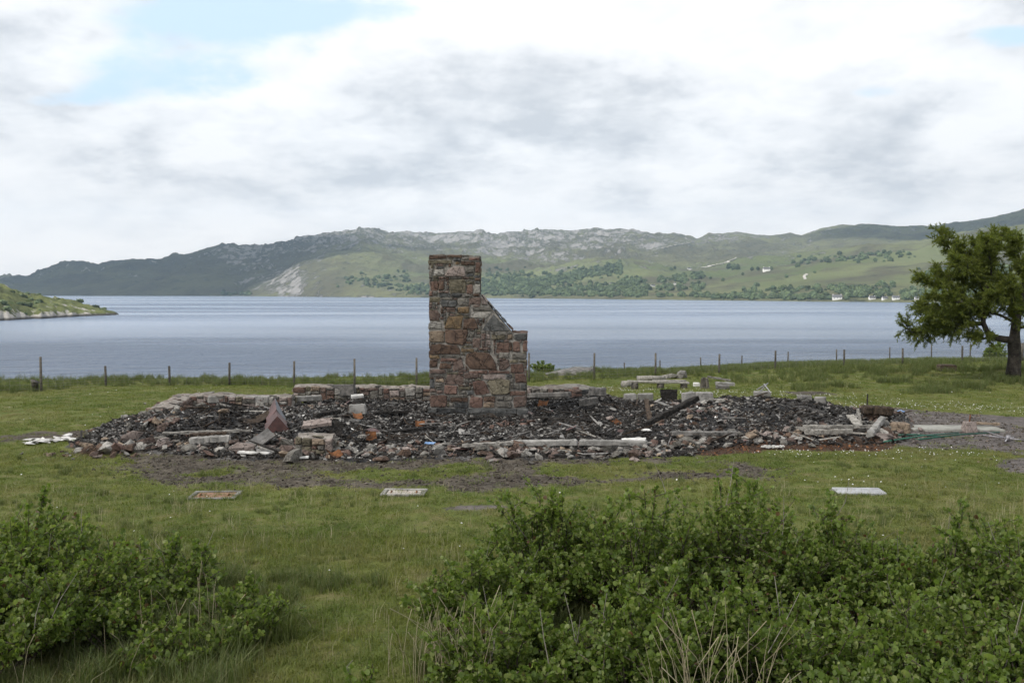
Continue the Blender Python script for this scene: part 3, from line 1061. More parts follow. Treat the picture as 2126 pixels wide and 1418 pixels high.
# stones of the top, of the shoulder ledge, and slabs up the slope
for k in range(9):
    me = chunk_mesh('cap_stone', STONE[rr.choice('dgrd')], 900 + k, 1.3, 1.0, .35, 16)
    obj('cap_stone', me, None, chim, (.24 + (k % 3) * .36 + rr.uniform(-.03, .03), .22 + (k // 3) * .26, H_TOP - .045 - (.05 if k % 3 == 2 else 0)), (rr.uniform(-.1, .1), rr.uniform(-.1, .1), rr.uniform(-.3, .3)), (.34, .36, .24))
for k in range(6):
    me = chunk_mesh('ledge_stone', STONE[rr.choice('rRdr')], 930 + k, 1.2, 1.0, .4, 14)
    obj('ledge_stone', me, None, chim, (W_BOT - .26 + (k % 2) * .17, .14 + (k // 2) * .30, H_SH - .02), (0, 0, rr.uniform(-.4, .4)), (.24, .28, .16))
p0, p1 = Vector((W_TOP + .03, 0, 853 * ZP + .015)), Vector((576 * ZP + .01, 0, H_SH + .03))
sl = (p1 - p0)
ang = math.atan2(-sl.z, sl.x)
for k in range(5):
    t = (k + .5) / 5
    me = chunk_mesh('coping_slab', STONE[['k', 'g', 's', 's', 'd'][k]], 950 + k, 1, 1, .30, 22, .8)
    c = p0.lerp(p1, t)
    obj('coping_slab', me, None, chim, (c.x, CHD / 2 - .01, c.z), (0, ang, 0), (sl.length / 5 * 1.12, CHD * 1.02, .18))
# smoke-blackened plinth
for c, x0, y0, x1, y1, d in (('s', 232, 1180, 302, 1216, .06), ('b', 302, 1180, 500, 1217, .05), ('s', 500, 1181, 852, 1217, .045), ('s', 852, 1182, 928, 1256, .07),
                             ('s', 226, 1216, 322, 1262, .08), ('s', 322, 1218, 520, 1254, .075), ('s', 520, 1219, 850, 1252, .07)):
    q = [to_m(x0, y0), to_m(x1, y0), to_m(x1, y1), to_m(x0, y1)]
    (cx, cz), V, F = stone_mesh(q, d, .004, rr, inner=.3)
    obj('plinth_stone', py_mesh('plinth_stone', V, F), STONE[c], chim, (cx, 0, cz + CH_Z0))

# ---- the stumps of the house walls
def ruin_wall(name, label, p0, p1, h0, h1, thick, cols, seed, wr=(7, 20), hr=(4, 9), zb=None, top='mortar_pale', bump=.06):
    """rubble wall from p0 to p1 (its near face on the right-hand side seen from p0), uneven top"""
    rr = random.Random(seed)
    p0, p1 = Vector(p0), Vector(p1)
    d = (p1 - p0)
    L = d.length
    ang = math.atan2(d.y, d.x)
    zb = zb if zb is not None else min(zat(p0.x, p0.y), zat(p1.x, p1.y)) - .08
    w = tag(empty(name, (p0.x, p0.y, zb), ang), label, 'wall', kind='thing')
    hf = lambda t: h0 + (h1 - h0) * t / L + bump * (mnoise.noise((t * 1.9, seed * 3.3, 0)) + .6 * mnoise.noise((t * 6, seed, 2))) - .02
    side_fill(w, L, hf, lambda a, b: Matrix.Translation((a, .02, b)), wr, hr, cols, rr, depth=(.02, .07), gap=.008, big=.3)
    if thick > .3:
        side_fill(w, L, lambda t: hf(t) * .95, lambda a, b: Matrix.Translation((L - a, thick - .02, b)) @ Matrix.Rotation(math.pi, 4, 'Z'), (wr[0] + 4, wr[1] + 8), hr, cols, rr, depth=(.02, .05), big=.3, joined=True)
        for e in (0, 1):
            side_fill(w, thick - .04, lambda t: hf(L * e) * .95, (lambda a, b: Matrix.Translation((.02, thick - .02 - a, b)) @ Matrix.Rotation(-math.pi / 2, 4, 'Z')) if e == 0 else
                      (lambda a, b: Matrix.Translation((L - .02, .02 + a, b)) @ Matrix.Rotation(math.pi / 2, 4, 'Z')), (8, 16), hr, cols, rr, depth=(.02, .06))
    ns = max(3, int(L / .12))
    V, F = [], []
    for i in range(ns + 1):
        t = L * i / ns
        h = hf(t)
        for k, (yy, zz) in enumerate(((.03, 0), (.03, h - .03), (thick * .33, h + .01 + .03 * rr.random()), (thick * .66, h + .01 + .03 * rr.random()), (thick - .03, h - .03), (thick - .03, 0))):
            tt = min(max(t, .03), L - .03)
            V.append((tt, yy, zz))
    for i in range(ns):
        for k in range(5):
            a = i * 6 + k
            F.append((a, a + 6, a + 7, a + 1))
    F.append((0, 1, 2, 3, 4, 5))
    F.append(tuple(reversed(range(ns * 6, ns * 6 + 6))))
    obj('rubble_core', py_mesh('rubble_core', V, F), M[top], w)
    for i in range(int(L / .26)):
        t = (i + rr.random()) * .26
        me = chunk_mesh('top_stone', STONE[rr.choice(cols)], seed * 50 + i, 1.2, .9, .4, 14)
        s = rr.uniform(.14, .30)
        obj('top_stone', me, None, w, (t, rr.uniform(.1, max(.12, thick - .1)), hf(min(t, L)) + .005), (rr.uniform(-.15, .15), rr.uniform(-.15, .15), rr.uniform(0, 3)), (s, s, s * .5))
    return w


def gxy(u, v, z=0.0):
    p = gp(u, v, z)
    return (p.x, p.y, 0)


WY1 = gp(400, 848).y      # back wall of the left room
WY2 = gp(700, 831).y      # back wall of the middle room
WCOL = 'gggkGtprRgo'
ruin_wall('ruined_wall', 'low rubble wall along the back of the ruin nearest the red ridge sheet', (at(350, WY1), WY1, 0), (at(604, WY1), WY1, 0), .46, .46, .55, WCOL, 21)
ruin_wall('ruined_wall', 'low rubble wall stub forming the outer corner of the ruin, by the lawn', (at(352, WY1) - .03, WY1 + .5, 0), (at(302, gp(302, 872).y), gp(302, 872).y, 0), .46, .42, .55, 'rdgRptg', 22)
ruin_wall('ruined_wall', 'longer low rubble wall running behind the chimney towards the fence', (at(606, WY2), WY2, 0), (at(905, WY2), WY2, 0), .55, .50, .55, WCOL, 23)
ruin_wall('ruined_wall', 'low rubble wall stub beyond the sloping shoulder of the chimney', (at(1085, WY2), WY2, 0), (at(1190, WY2), WY2, 0), .46, .46, .6, 'gGgkgp', 24)
ruin_wall('ruined_wall', 'low broken wall with sooty flat top sloping off beside the standing blocks', (at(1192, WY2 - .2), WY2 - .2, 0), (at(1258, WY2 + .4), WY2 + .4, 0), .42, .36, 1.6, 'gpkRgs', 25, top='mortar')
# pier stub with a slab at the front
pp = gp(614, 948)
ruin_wall('stone_pier', 'squat pier stub of coursed grey and red stone at front of the ruin', (pp.x, pp.y, 0), (at(690, pp.y), pp.y, 0), .46, .44, .5, 'ggoorktg', 26, (6, 13), (4, 7), bump=.04)
# ---------------------------------------------------------------- debris that can be told apart
def box_mesh(name, sx, sy, sz, bev=.012, jit=.0, seed=1, taper=1.0, sub=1, base=True):
    """block with worn edges standing on z = 0 (or centred); uneven faces by jit"""
    r = random.Random(seed)
    bm = bmesh.new()
    bmesh.ops.create_cube(bm, size=1.0)
    if sub > 1:
        bmesh.ops.subdivide_edges(bm, edges=[e for e in bm.edges if abs((e.verts[0].co - e.verts[1].co).x) > .5], cuts=sub, use_grid_fill=True)
    for v in bm.verts:
        k = taper if v.co.z > 0 else 1.0
        v.co = Vector((v.co.x * sx * k, v.co.y * sy * k, (v.co.z + (.5 if base else 0)) * sz))
    if bev:
        bmesh.ops.bevel(bm, geom=bm.edges[:], offset=bev, segments=1, affect='EDGES')
    for v in bm.verts:
        v.co += Vector((r.uniform(-jit, jit), r.uniform(-jit, jit), r.uniform(-jit, jit) * .6))
    me = bpy.data.meshes.new(name)
    bm.to_mesh(me)
    bm.free()
    return me


def tube_mesh(name, pts, rads, sides=7, smooth=True, cap=True):
    V, F = [], []
    pts = [Vector(p) for p in pts]
    n = len(pts)
    up = Vector((.13, .31, .94))
    for i, p in enumerate(pts):
        t = (pts[min(i + 1, n - 1)] - pts[max(i - 1, 0)]).normalized()
        a = t.cross(up)
        if a.length < .05:
            a = t.cross(Vector((1, 0, 0)))
        a.normalize()
        b = t.cross(a)
        for k in range(sides):
            an = 2 * math.pi * k / sides
            V.append(p + (a * math.cos(an) + b * math.sin(an)) * rads[i])
    for i in range(n - 1):
        for k in range(sides):
            j = (k + 1) % sides
            F.append((i * sides + k, i * sides + j, (i + 1) * sides + j, (i + 1) * sides + k))
    if cap:
        F.append(tuple(reversed(range(sides))))
        F.append(tuple(range((n - 1) * sides, n * sides)))
    return py_mesh(name, V, F, smooth)


M['concrete'] = varied('concrete', (0.17, 0.165, 0.155), (0.29, 0.28, 0.265), 4, (0.10, 0.096, 0.088), .012)
M['concrete_sooty'] = varied('concrete_sooty', (0.075, 0.073, 0.07), (0.19, 0.18, 0.17), 5, (0.035, 0.034, 0.034), .01)
M['white'] = varied('white_plaster', (0.46, 0.45, 0.43), (0.66, 0.65, 0.63), 6, (0.33, 0.31, 0.29), .006)
M['pad'] = varied('pad_concrete', (0.26, 0.26, 0.235), (0.40, 0.395, 0.36), 3, (0.24, 0.23, 0.21), .006)
M['char'] = varied('charred_wood', (0.012, 0.011, 0.010), (0.035, 0.031, 0.028), 14, (0.10, 0.095, 0.09), .012)
M['burnt_brown'] = varied('burnt_brown_wood', (0.035, 0.026, 0.02), (0.085, 0.062, 0.045), 12, (0.02, 0.018, 0.016), .012)
M['grey_wood'] = varied('weathered_wood', (0.16, 0.15, 0.135), (0.30, 0.285, 0.26), 14, (0.09, 0.082, 0.072), .008)
M['rust'] = varied('rusted_iron', (0.085, 0.040, 0.022), (0.19, 0.082, 0.034), 9, (0.045, 0.028, 0.02), .006)
M['red_sheet'] = varied('red_sheet', (0.068, 0.032, 0.029), (0.110, 0.053, 0.046), 6, (0.040, 0.036, 0.040), .008, rough=.55, spec=.5)
M['blue_sheet'] = varied('slate_blue_sheet', (0.030, 0.034, 0.05), (0.062, 0.068, 0.095), 5, (0.02, 0.022, 0.03), .004, rough=.4, spec=.5)
M['sheet'] = varied('grey_sheet', (0.13, 0.125, 0.12), (0.25, 0.24, 0.23), 5, (0.08, 0.07, 0.065), .006, rough=.7)
M['green_rod'] = varied('green_plastic', (0.02, 0.075, 0.055), (0.035, 0.12, 0.085), 8, None, .002, rough=.5)
M['blue_plastic'] = varied('blue_plastic', (0.10, 0.20, 0.38), (0.22, 0.33, 0.52), 8, None, .004, rough=.5)
M['steel'] = varied('dull_steel', (0.22, 0.21, 0.22), (0.36, 0.35, 0.37), 9, (0.16, 0.12, 0.10), .003, rough=.5, metal=.5)
M['post'] = varied('fence_wood', (0.075, 0.068, 0.058), (0.145, 0.132, 0.115), 10, (0.045, 0.04, 0.034), .01)
M['wire'] = varied('galvanised_wire', (0.17, 0.17, 0.17), (0.25, 0.25, 0.25), 10, None, 0.0, rough=.5)


def put(name, me, mat, u, v, label, cat, rot=(0, 0, 0), dz=0.0, group=None, scl=None):
    p = on(u, v)
    o = obj(name, me, mat, None, (p.x, p.y, p.z + dz), rot, scl)
    return tag(o, label, cat, group, 'thing')


def beam(name, mat, a, b, w, h, label, cat, za=0.0, zb=0.0, jit=.008, seed=1, group=None):
    """a length of timber or kerb lying from photo point a to photo point b"""
    pa, pb = on(*a), on(*b)
    pa.z += za
    pb.z += zb
    d = pb - pa
    me = box_mesh(name, d.length, w, h, min(w, h) * .16, jit * 1.5, seed, 1, 9)
    o = obj(name, me, mat, None, (pa + pb) / 2, d.to_track_quat('X', 'Z').to_euler())
    return tag(o, label, cat, group, 'thing')


def plate(name, mat, w, l, t, curl, label, u, v, rot, seed=1, dz=.02, cat='sheet', n=6):
    """thin bent sheet with thickness"""
    r = random.Random(seed)
    V, F = [], []
    for s in (0, 1):
        for i in range(n + 1):
            for j in range(n + 1):
                x, y = (i / n - .5) * w, (j / n - .5) * l
                z = curl * ((2 * i / n - 1) ** 2) * w + .05 * w * mnoise.noise((x * 4 / w + seed, y * 4 / l, 0)) + s * t
                e = .05 * w * mnoise.noise((x * 5 / w + seed, y * 5 / l, 4)) if i in (0, n) or j in (0, n) else 0
                V.append((x + e, y + e, z))
    m_ = (n + 1) ** 2
    for i in range(n):
        for j in range(n):
            a = i * (n + 1) + j
            F.append((a, a + 1, a + n + 2, a + n + 1))
            F.append((m_ + a, m_ + a + n + 1, m_ + a + n + 2, m_ + a + 1))
    ring = [i * (n + 1) for i in range(n + 1)] + [n * (n + 1) + j for j in range(1, n + 1)] + [i * (n + 1) + n for i in range(n - 1, -1, -1)] + list(range(n - 1, 0, -1))
    for k in range(len(ring)):
        a, b = ring[k], ring[(k + 1) % len(ring)]
        F.append((a, b, m_ + b, m_ + a))
    return put(name, py_mesh(name, V, F), mat, u, v, label, cat, rot, dz)


# the folded red and slate-blue ridge piece
rp = on(576, 897)
rid = tag(empty('metal_ridge', (rp.x, rp.y, rp.z - .06), R(15)), 'folded rust red metal ridge sheet with dark blue flank lying in the rubble', 'metal sheet')
Lr = 2.1
segs = ((0.0, .72, .30, .36), (.64, 1.42, .25, .38), (1.34, Lr, .19, .38))
for k, (y0, y1, hw, hh) in enumerate(segs):
    for side, mt in ((-1, 'red_sheet'), (1, 'blue_sheet' if k > 0 else 'red_sheet')):
        z0 = .10 + .10 * y0 + .012 * k
        V = []
        ext = 0.14 if k < 2 else 0
        for t in (0, 1):
            y = y0 if t == 0 else y1
            zc = z0 + .10 * (y - y0)
            pk = -ext if t == 0 else 0      # peaked front edge
            for s, (x, zz, yy) in enumerate(((0.0 + .03 * side, zc + hh, y - pk * -1 if t else y + pk * .0), (side * hw * .42, zc + hh * .62, y), (side * hw, zc + hh * .05, y), (side * hw * 1.02, zc - .16, y))):
                V.append((x if s else 0.0, yy, zz))
        V2 = [(x * .97, y, z - .012) for x, y, z in V]
        F = []
        for s in range(3):
            F.append((s, s + 1, 5 + s, 4 + s))
            F.append((8 + s, 12 + s, 13 + s, 9 + s))
        for s in range(3):
            F.append((s, 8 + s, 9 + s, s + 1))
            F.append((4 + s, 5 + s, 13 + s, 12 + s))
        F += [(0, 4, 12, 8), (3, 11, 15, 7)]
        obj('red_flank' if mt == 'red_sheet' else 'blue_flank', py_mesh('flank', V + V2, F), M[mt], rid)
# the gabled front closing the near end
V = [(-.30, -.01, -.1), (.30, -.01, -.1), (.30, -.01, .11), (.13, -.02, .32), (0, -.03, .45), (-.13, -.02, .32), (-.30, -.01, .11)]
V += [(x, y + .02, z) for x, y, z in V]
F = [tuple(range(7)), tuple(reversed(range(7, 14)))] + [(i, 7 + i, 7 + (i + 1) % 7, (i + 1) % 7) for i in range(7)]
obj('end_plate', py_mesh('end_plate', V, F), M['red_sheet'], rid)
rid.scale = (.84, .74, .90)

plate('bent_sheet', M['burnt_brown'], .6, .5, .015, .14, 'crumpled dark maroon metal sheet beside the folded ridge piece', 533, 870, (R(8), R(-12), R(20)), 4)
plate('bent_sheet', M['sheet'], .34, .62, .02, .30, 'grey curled sheet propped on stones below the red ridge piece', 545, 931, (R(28), R(14), R(-38)), 5, .10)
plate('bent_sheet', M['sheet'], .55, .6, .015, .05, 'flat dull grey sheet lying in front of the curled one', 563, 942, (R(6), R(4), R(15)), 6, .04)
plate('flat_slab', STONE['k'], .60, .36, .06, .0, 'pinkish flat slab resting across the pier stub', 660, 903, (R(10), R(-6), R(8)), 7, .26, 'slab')
plate('white_slab', M['white'], .32, .30, .06, .0, 'white slab lying on a grey block below the back wall', 742, 843, (R(4), R(-4), R(12)), 8, .22, 'slab')
put('grey_block', box_mesh('grey_block', .42, .30, .24, .03, .02, 5), M['concrete'], 742, 858, 'grey concrete block under the white slab near back wall', 'block', (0, 0, R(12)), -.03)
put('grey_block', box_mesh('grey_block', .30, .20, .16, .02, .012, 6), M['concrete_sooty'], 735, 884, 'grey green block with rusty scraps behind, in the ash left of the chimney', 'block', (R(3), 0, R(-4)), -.02)
plate('rusty_sheet', M['rust'], .24, .2, .01, .2, 'orange rusty scrap sheet beside the grey green block', 741, 877, (R(30), R(10), R(30)), 9, .14)
plate('rusty_sheet', M['rust'], .22, .18, .01, .1, 'bright orange rusty sheet standing in ash near the pier stub', 770, 915, (R(70), 0, R(20)), 10, .10)
plate('rusty_sheet', M['rust'], .28, .2, .01, .3, 'orange rusted sheet crumpled at front edge of the rubble', 692, 951, (R(25), R(8), R(40)), 11, .05)
plate('rusty_sheet', M['rust'], .22, .16, .01, .2, 'small ochre rusty plate in the ash at foot of the chimney', 872, 886, (R(50), 0, R(10)), 12, .06)
plate('rusty_sheet', M['rust'], .26, .22, .01, .2, 'rusty tin scrap beyond the chimney shoulder', 1128, 846, (R(40), 0, R(-20)), 13, .08)
plate('rusty_sheet', M['rust'], .26, .2, .01, .25, 'little orange rusty scrap in the middle of the ash floor', 1276, 884, (R(30), 0, R(50)), 14, .05)
plate('dark_sheet', M['char'], .5, .34, .012, .1, 'sooty black board standing behind the ash heap near blocks', 1388, 832, (R(84), 0, R(2)), 15, .17, 'board')
plate('dark_sheet', M['char'], .30, .30, .02, .05, 'black charred panel leaning behind the pier stub', 696, 906, (R(60), R(25), R(20)), 16, .18, 'board')
plate('white_tile', M['white'], .50, .42, .06, .0, 'pale square slab lying at the end of the front kerb', 1315, 927, (R(3), R(-4), R(-14)), 17, .08, 'slab')
plate('white_tile', M['white'], .20, .16, .02, .0, 'small white tile on the ash near the leaning charred beam', 1341, 897, (R(6), R(4), R(20)), 18, .04, 'tile')
plate('white_plank', M['white'], .60, .10, .03, .0, 'white painted board lying on mud below the grey curled sheet', 527, 945, (0, R(2), R(-4)), 19, .03, 'board')
plate('white_shard', M['white'], .26, .12, .03, .0, 'single white shard on black ash in front of the pier stub', 626, 953, (0, 0, R(8)), 20, .02, 'shard')

# kerbs and long pieces
KERB = [
    (M['concrete'], (432, 846), (498, 846), .16, .20, 'sunlit concrete kerb length along the back of the left room', .12),
    (M['concrete'], (510, 846), (560, 846), .16, .20, 'concrete kerb length beyond a square gap, behind red ridge piece', .12),
    (M['concrete'], (562, 842), (668, 836), .14, .16, 'low pale kerb running below the back wall', .06),
    (M['concrete_sooty'], (668, 832), (738, 832), .10, .34, 'scorched black slab leaning along the back wall', .14),
    (M['concrete_sooty'], (775, 829), (893, 829), .14, .16, 'sooty kerb along the back wall up to the chimney', .06),
    (M['concrete_sooty'], (1092, 831), (1185, 831), .14, .14, 'sooty kerb beyond the chimney shoulder', .06),
    (M['concrete_sooty'], (1204, 851), (1242, 849), .14, .20, 'short scorched kerb block in the ash near the blocks', .08),
    (M['concrete_sooty'], (1222, 836), (1258, 836), .2, .24, 'scorched block behind the short kerb in the ash', .16),
    (M['concrete'], (1060, 933), (1198, 931), .16, .12, 'pale concrete kerb at front of the ruin, nearer half', .06),
    (M['concrete'], (1203, 931), (1344, 934), .17, .12, 'pale concrete kerb at front of the ruin ending at the white slab', .06),
    (M['concrete_sooty'], (1395, 908), (1530, 908), .12, .10, 'dark sill running along the front of the ash heap', .03),
]
for k, (mt, a, b, w, h, lab, dz) in enumerate(KERB):
    beam('concrete_kerb', mt, a, b, w, h, lab, 'kerb', dz, dz, .006, 40 + k)
LONG = [
    (M['grey_wood'], (338, 912), (520, 908), .10, .05, 'long whitish batten across the front left of the ruin', .10, .12),
    (M['burnt_brown'], (395, 918), (470, 914), .12, .10, 'brown scorched pipe stub under the whitish batten', .08, .08),
    (M['concrete'], (395, 929), (480, 925), .16, .14, 'pale crumbling kerb piece below the whitish batten', .06, .08),
    (M['char'], (1340, 893), (1448, 868), .12, .12, 'long charred beam leaning up the ash heap', .06, .42),
    (M['burnt_brown'], (1350, 880), (1342, 862), .10, .05, 'short burnt stake jutting from the ash', .02, .36),
    (M['char'], (776, 866), (848, 862), .14, .06, 'flat charred plank edged with ash left of the chimney', .06, .06),
    (M['char'], (655, 878), (705, 866), .14, .10, 'black charred plank on the ash heap behind the pier', .12, .12),
    (M['grey_wood'], (1668, 905), (1812, 904), .09, .07, 'long pale pole lying along the ash heap, upper one', .16, .16),
    (M['grey_wood'], (1672, 913), (1770, 912), .12, .11, 'thick pale ash coated pole lying below the long one', .10, .12),
    (M['grey_wood'], (1655, 903), (1700, 916), .10, .05, 'short pale board slanting across the poles', .14, .12),
    (M['white'], (1582, 932), (1628, 932), .07, .04, 'white plank lying on rusty earth at front', .03, .03),
    (M['grey_wood'], (1764, 884), (1790, 904), .16, .03, 'broken grey board sloping off the ash heap', .22, .10),
    (M['grey_wood'], (1780, 880), (1790, 902), .05, .04, 'thin upright grey lath at end of the ash heap', .30, .05),
    (M['concrete'], (1806, 914), (1832, 886), .13, .12, 'jagged pale broken kerb at the outer end of the ruin', .06, .12),
    (M['burnt_brown'], (1790, 868), (1850, 872), .3, .2, 'brown earthy wall fragment beyond the jagged kerb', .10, .12),
    (M['grey_wood'], (960, 938), (1085, 933), .10, .08, 'long grey sill half buried in brick rubble before the chimney', .08, .10),
    (M['grey_wood'], (745, 917), (790, 911), .10, .05, 'short pale stick lying by the bright orange rusty sheet', .08, .08),
    (M['char'], (800, 903), (905, 893), .14, .07, 'charred joist half sunk in the ash before the chimney', .02, .03),
    (M['char'], (1110, 872), (1240, 879), .12, .06, 'charred joist sunk in the ash past the chimney base', .02, .02),
]
for k, (mt, a, b, w, h, lab, za, zb) in enumerate(LONG):
    beam('fallen_beam', mt, a, b, w, h, lab, 'beam', za, zb, .012, 70 + k)

# standing concrete blocks along the far side of the ruin
for k, (u, v, w, h, d, rz, lab) in enumerate((
        (1308, 833, .34, .24, .30, 3, 'small pale concrete block nearest the sooty wall top'),
        (1340, 833, .46, .25, .22, -4, 'broad cracked concrete block beside the smallest pale block'),
        (1431, 837, .32, .33, .30, 14, 'tilted concrete block behind the ash heap, left of a square one'),
        (1462, 837, .44, .33, .30, 3, 'square concrete block standing right of the tilted one'),
        (1492, 837, .26, .14, .22, 8, 'low rough concrete lump beside the square block'),
        (1582, 826, .48, .22, .24, -2, 'long low concrete block on top of the ash heap'),
        (1670, 836, .34, .22, .26, 12, 'rough concrete block at the far end of the ash heap'),
        (1703, 842, .30, .26, .24, -20, 'leaning concrete block beside the far grass edge'))):
    put('concrete_block', box_mesh('concrete_block', w, d, h, .02, .012, 90 + k), M['concrete'], u, v, lab, 'block', (R(rr.uniform(-4, 4)), R(-7 if k == 2 else rr.uniform(-2, 2)), R(rz)), -.02)

# pale steel rods on the heap
for k, (a, b, za, zb) in enumerate((((1572, 822), (1590, 819), .2, .32), ((1578, 826), (1594, 818), .2, .34), ((1586, 820), (1600, 828), .34, .18))):
    pa, pb = on(*a), on(*b)
    pa.z += za
    pb.z += zb
    tag(obj('steel_rod', tube_mesh('steel_rod', [pa, pb], [.018, .018], 6), M['steel']), 'pale metal rod lying over the long low block on the ash heap', 'rod', 'pale rods on the ash heap')

# slab pad, brick pier, green rods, dryer arms at the outer end
put('concrete_pad', box_mesh('concrete_pad', 2.05, .75, .06, .01, .006, 31, 1, 4), M['pad'], 1978, 892, 'pale flat concrete pad on dark gravel beyond the ruin', 'slab', (0, 0, R(-3)), .0)
bp = put('pier_block', box_mesh('pier_block', .30, .26, .24, .015, .006, 3, .74), M['concrete'], 2012, 897, 'tapered pinkish concrete foot with a metal pin beside the pad', 'pier', (0, 0, R(10)))
bp.data.materials.clear()
bp.data.materials.append(STONE['k'])
obj('metal_pin', tube_mesh('metal_pin', [(0, 0, .2), (.02, 0, .40)], [.018, .016], 6), M['rust'], bp)
plate('wood_offcut', STONE['t'], .55, .12, .04, .0, 'brown board lying along the edge of the pale pad', 2048, 890, (0, 0, R(-18)), 32, .10, 'board')
put('concrete_block', box_mesh('concrete_block', .36, .24, .24, .03, .02, 55), STONE['t'], 1868, 898, 'brownish block at the outer tip of the rubble by the pad', 'block', (0, 0, R(-10)), -.02)
for k, (a, b, lab) in enumerate((((1835, 922), (1990, 903), 'green plastic coated pole crossing the gravel, longest'), ((1845, 908), (1960, 912), 'green pole lying across the longest one'),
                                 ((1900, 918), (2075, 902), 'green pole pointing to the folded dryer arms'))):
    pa, pb = on(*a), on(*b)
    pm = (pa + pb) / 2
    for q in (pa, pb, pm):
        q.z += .05
    tag(obj('green_pole', tube_mesh('green_pole', [pa, pm + Vector((0, 0, .03)), pb], [.018, .018, .018], 6), M['green_rod']), lab, 'pole')
dr = on(2092, 916)
dry = tag(empty('dryer_frame', dr), 'collapsed pale metal rotary dryer arms on the gravel', 'clothes dryer')
for k, (x, y, z) in enumerate(((-.42, .22, .10), (-.30, .45, .16), (.30, -.10, .04), (.22, .20, .05), (-.15, -.2, .03))):
    obj('arm', tube_mesh('arm', [(0, 0, .06), (x, y, z)], [.017, .014], 6), M['steel'], dry)
obj('hub', tube_mesh('hub', [(0, 0, .0), (.02, .02, .13)], [.05, .045], 8), M['steel'], dry)
put('iron_stake', tube_mesh('iron_stake', [(0, 0, -.1), (.01, 0, .42)], [.022, .02], 6), M['char'], 1800, 850, 'thin dark iron stake upright at the grass edge', 'stake')
plate('blue_sheet', M['blue_plastic'], .42, .2, .02, .1, 'scrap of blue plastic sheet behind the outer end of the rubble', 1857, 868, (R(8), 0, R(6)), 33, .06)
plate('blue_sheet', M['blue_plastic'], .20, .10, .012, .05, 'pale blue scrap among bricks before the chimney', 893, 931, (R(10), 0, R(-12)), 34, .10)

# inspection covers in the lawn
COVERS = []
def cover(u, v, w, d, rz, lab, lidm, frm, framed=True):
    p = on(u, v)
    c = tag(empty('drain_cover', (p.x, p.y, p.z - .018), R(rz)), lab, 'drain cover')
    if framed:
        t = .07
        for x, y, sx, sy in ((0, -d / 2, w, t), (0, d / 2, w, t), (-w / 2, 0, t, d - t), (w / 2, 0, t, d - t)):
            obj('frame_side', box_mesh('frame_side', sx + (.0 if sx == t else t), sy, .07, .008, .003, 7), frm, c, (x, y, -.02))
        obj('lid', box_mesh('lid', w - t - .02, d - t - .02, .045, .006, .002, 8), lidm, c, (0, 0, -.01))
        for sx in (-1, 1):
            obj('lifting_handle', tube_mesh('lifting_handle', [(sx * w * .32, -.06, .035), (sx * w * .32, 0, .055), (sx * w * .32, .06, .035)], [.012] * 3, 6), M['rust'], c)
    else:
        obj('lid', box_mesh('lid', w, d, .06, .012, .004, 9), lidm, c, (0, 0, -.01))
        obj('edge_strip', box_mesh('edge_strip', w + .12, d + .10, .035, .01, .004, 10), frm, c, (0, 0, -.02))
    COVERS.append((p.x, p.y, w + .08, d + .08))
    return c


M['rusty_lid'] = varied('rust_stained_lid', (0.24, 0.135, 0.085), (0.36, 0.22, 0.15), 7, (0.42, 0.35, 0.29), .006)
M['pale_lid'] = varied('pale_lid', (0.32, 0.29, 0.26), (0.45, 0.42, 0.38), 5, (0.22, 0.14, 0.10), .006)
M['grey_lid'] = varied('grey_lid', (0.25, 0.255, 0.265), (0.36, 0.365, 0.38), 7, (0.19, 0.19, 0.19), .004)
cover(446, 1030, .68, .52, 3, 'rusty brown drain cover in a pale frame on the lawn', M['rusty_lid'], M['concrete'])
cover(839, 1024, .62, .42, -2, 'whitish drain cover with two rusty handles on the lawn', M['pale_lid'], M['concrete'])
cover(1783, 1021, .74, .42, -3, 'plain grey slab cover in the lawn beyond the bushes', M['grey_lid'], M['concrete'], False)

# plank bench on stub supports, logs, stakes beyond the ruin
bb = on(1365, 806)
bench = tag(empty('plank_bench', (bb.x, bb.y, bb.z)), 'long low weathered plank bench on three stub supports', 'bench')
obj('plank', box_mesh('plank', 2.15, .26, .07, .012, .01, 12, 1, 5), M['grey_wood'], bench, (.02, 0, .20), (0, R(1), R(-1)))
obj('plank', box_mesh('plank', 1.2, .16, .05, .01, .01, 13, 1, 4), M['grey_wood'], bench, (.45, .26, .24), (0, 0, R(2)))
for x in (-.80, .1, .92):
    obj('support', tube_mesh('support', [(x, 0, -.05), (x + .01, 0, .21)], [.13, .12], 9), M['post'], bench)
put('log', tube_mesh('log', [(-.55, 0, .1), (0, 0, .12), (.55, .05, .11)], [.11, .10, .09], 9), M['grey_wood'], 1352, 797, 'grey log lying behind the plank bench', 'log', (0, 0, R(3)), .12)
put('log', tube_mesh('log', [(-.2, 0, .12), (.2, 0, .10)], [.13, .12], 9), M['grey_wood'], 1302, 803, 'short thick log at the left end of the plank bench', 'log', (0, 0, R(20)))
put('boulder', chunk_mesh('boulder', STONE['G'], 310, 1.5, .8, .6, 20), None, 1392, 786, 'pale rounded boulder in the grass behind the bench, left of a pair', 'boulder', (0, 0, 0), .1, None, (.5, .5, .5))
put('boulder', chunk_mesh('boulder', STONE['G'], 311, 1.2, .9, .8, 20), None, 1415, 785, 'pale rounded boulder behind the bench, right of a pair', 'boulder', (0, 0, 1), .12, None, (.5, .5, .5))
for k, (u, h, lean) in enumerate(((1456, .42, 4), (1462, .46, -2), (1470, .44, -9))):
    put('wooden_stake', box_mesh('wooden_stake', .11, .10, h, .01, .008, 130 + k, .8), M['post'], u, 806, ('dark split stake, left of three', 'middle stake of three, tallest', 'pale leaning stake, right of three')[k] + ' standing beyond the ruin', 'stake', (0, R(lean), R(10 * k)), -.05)
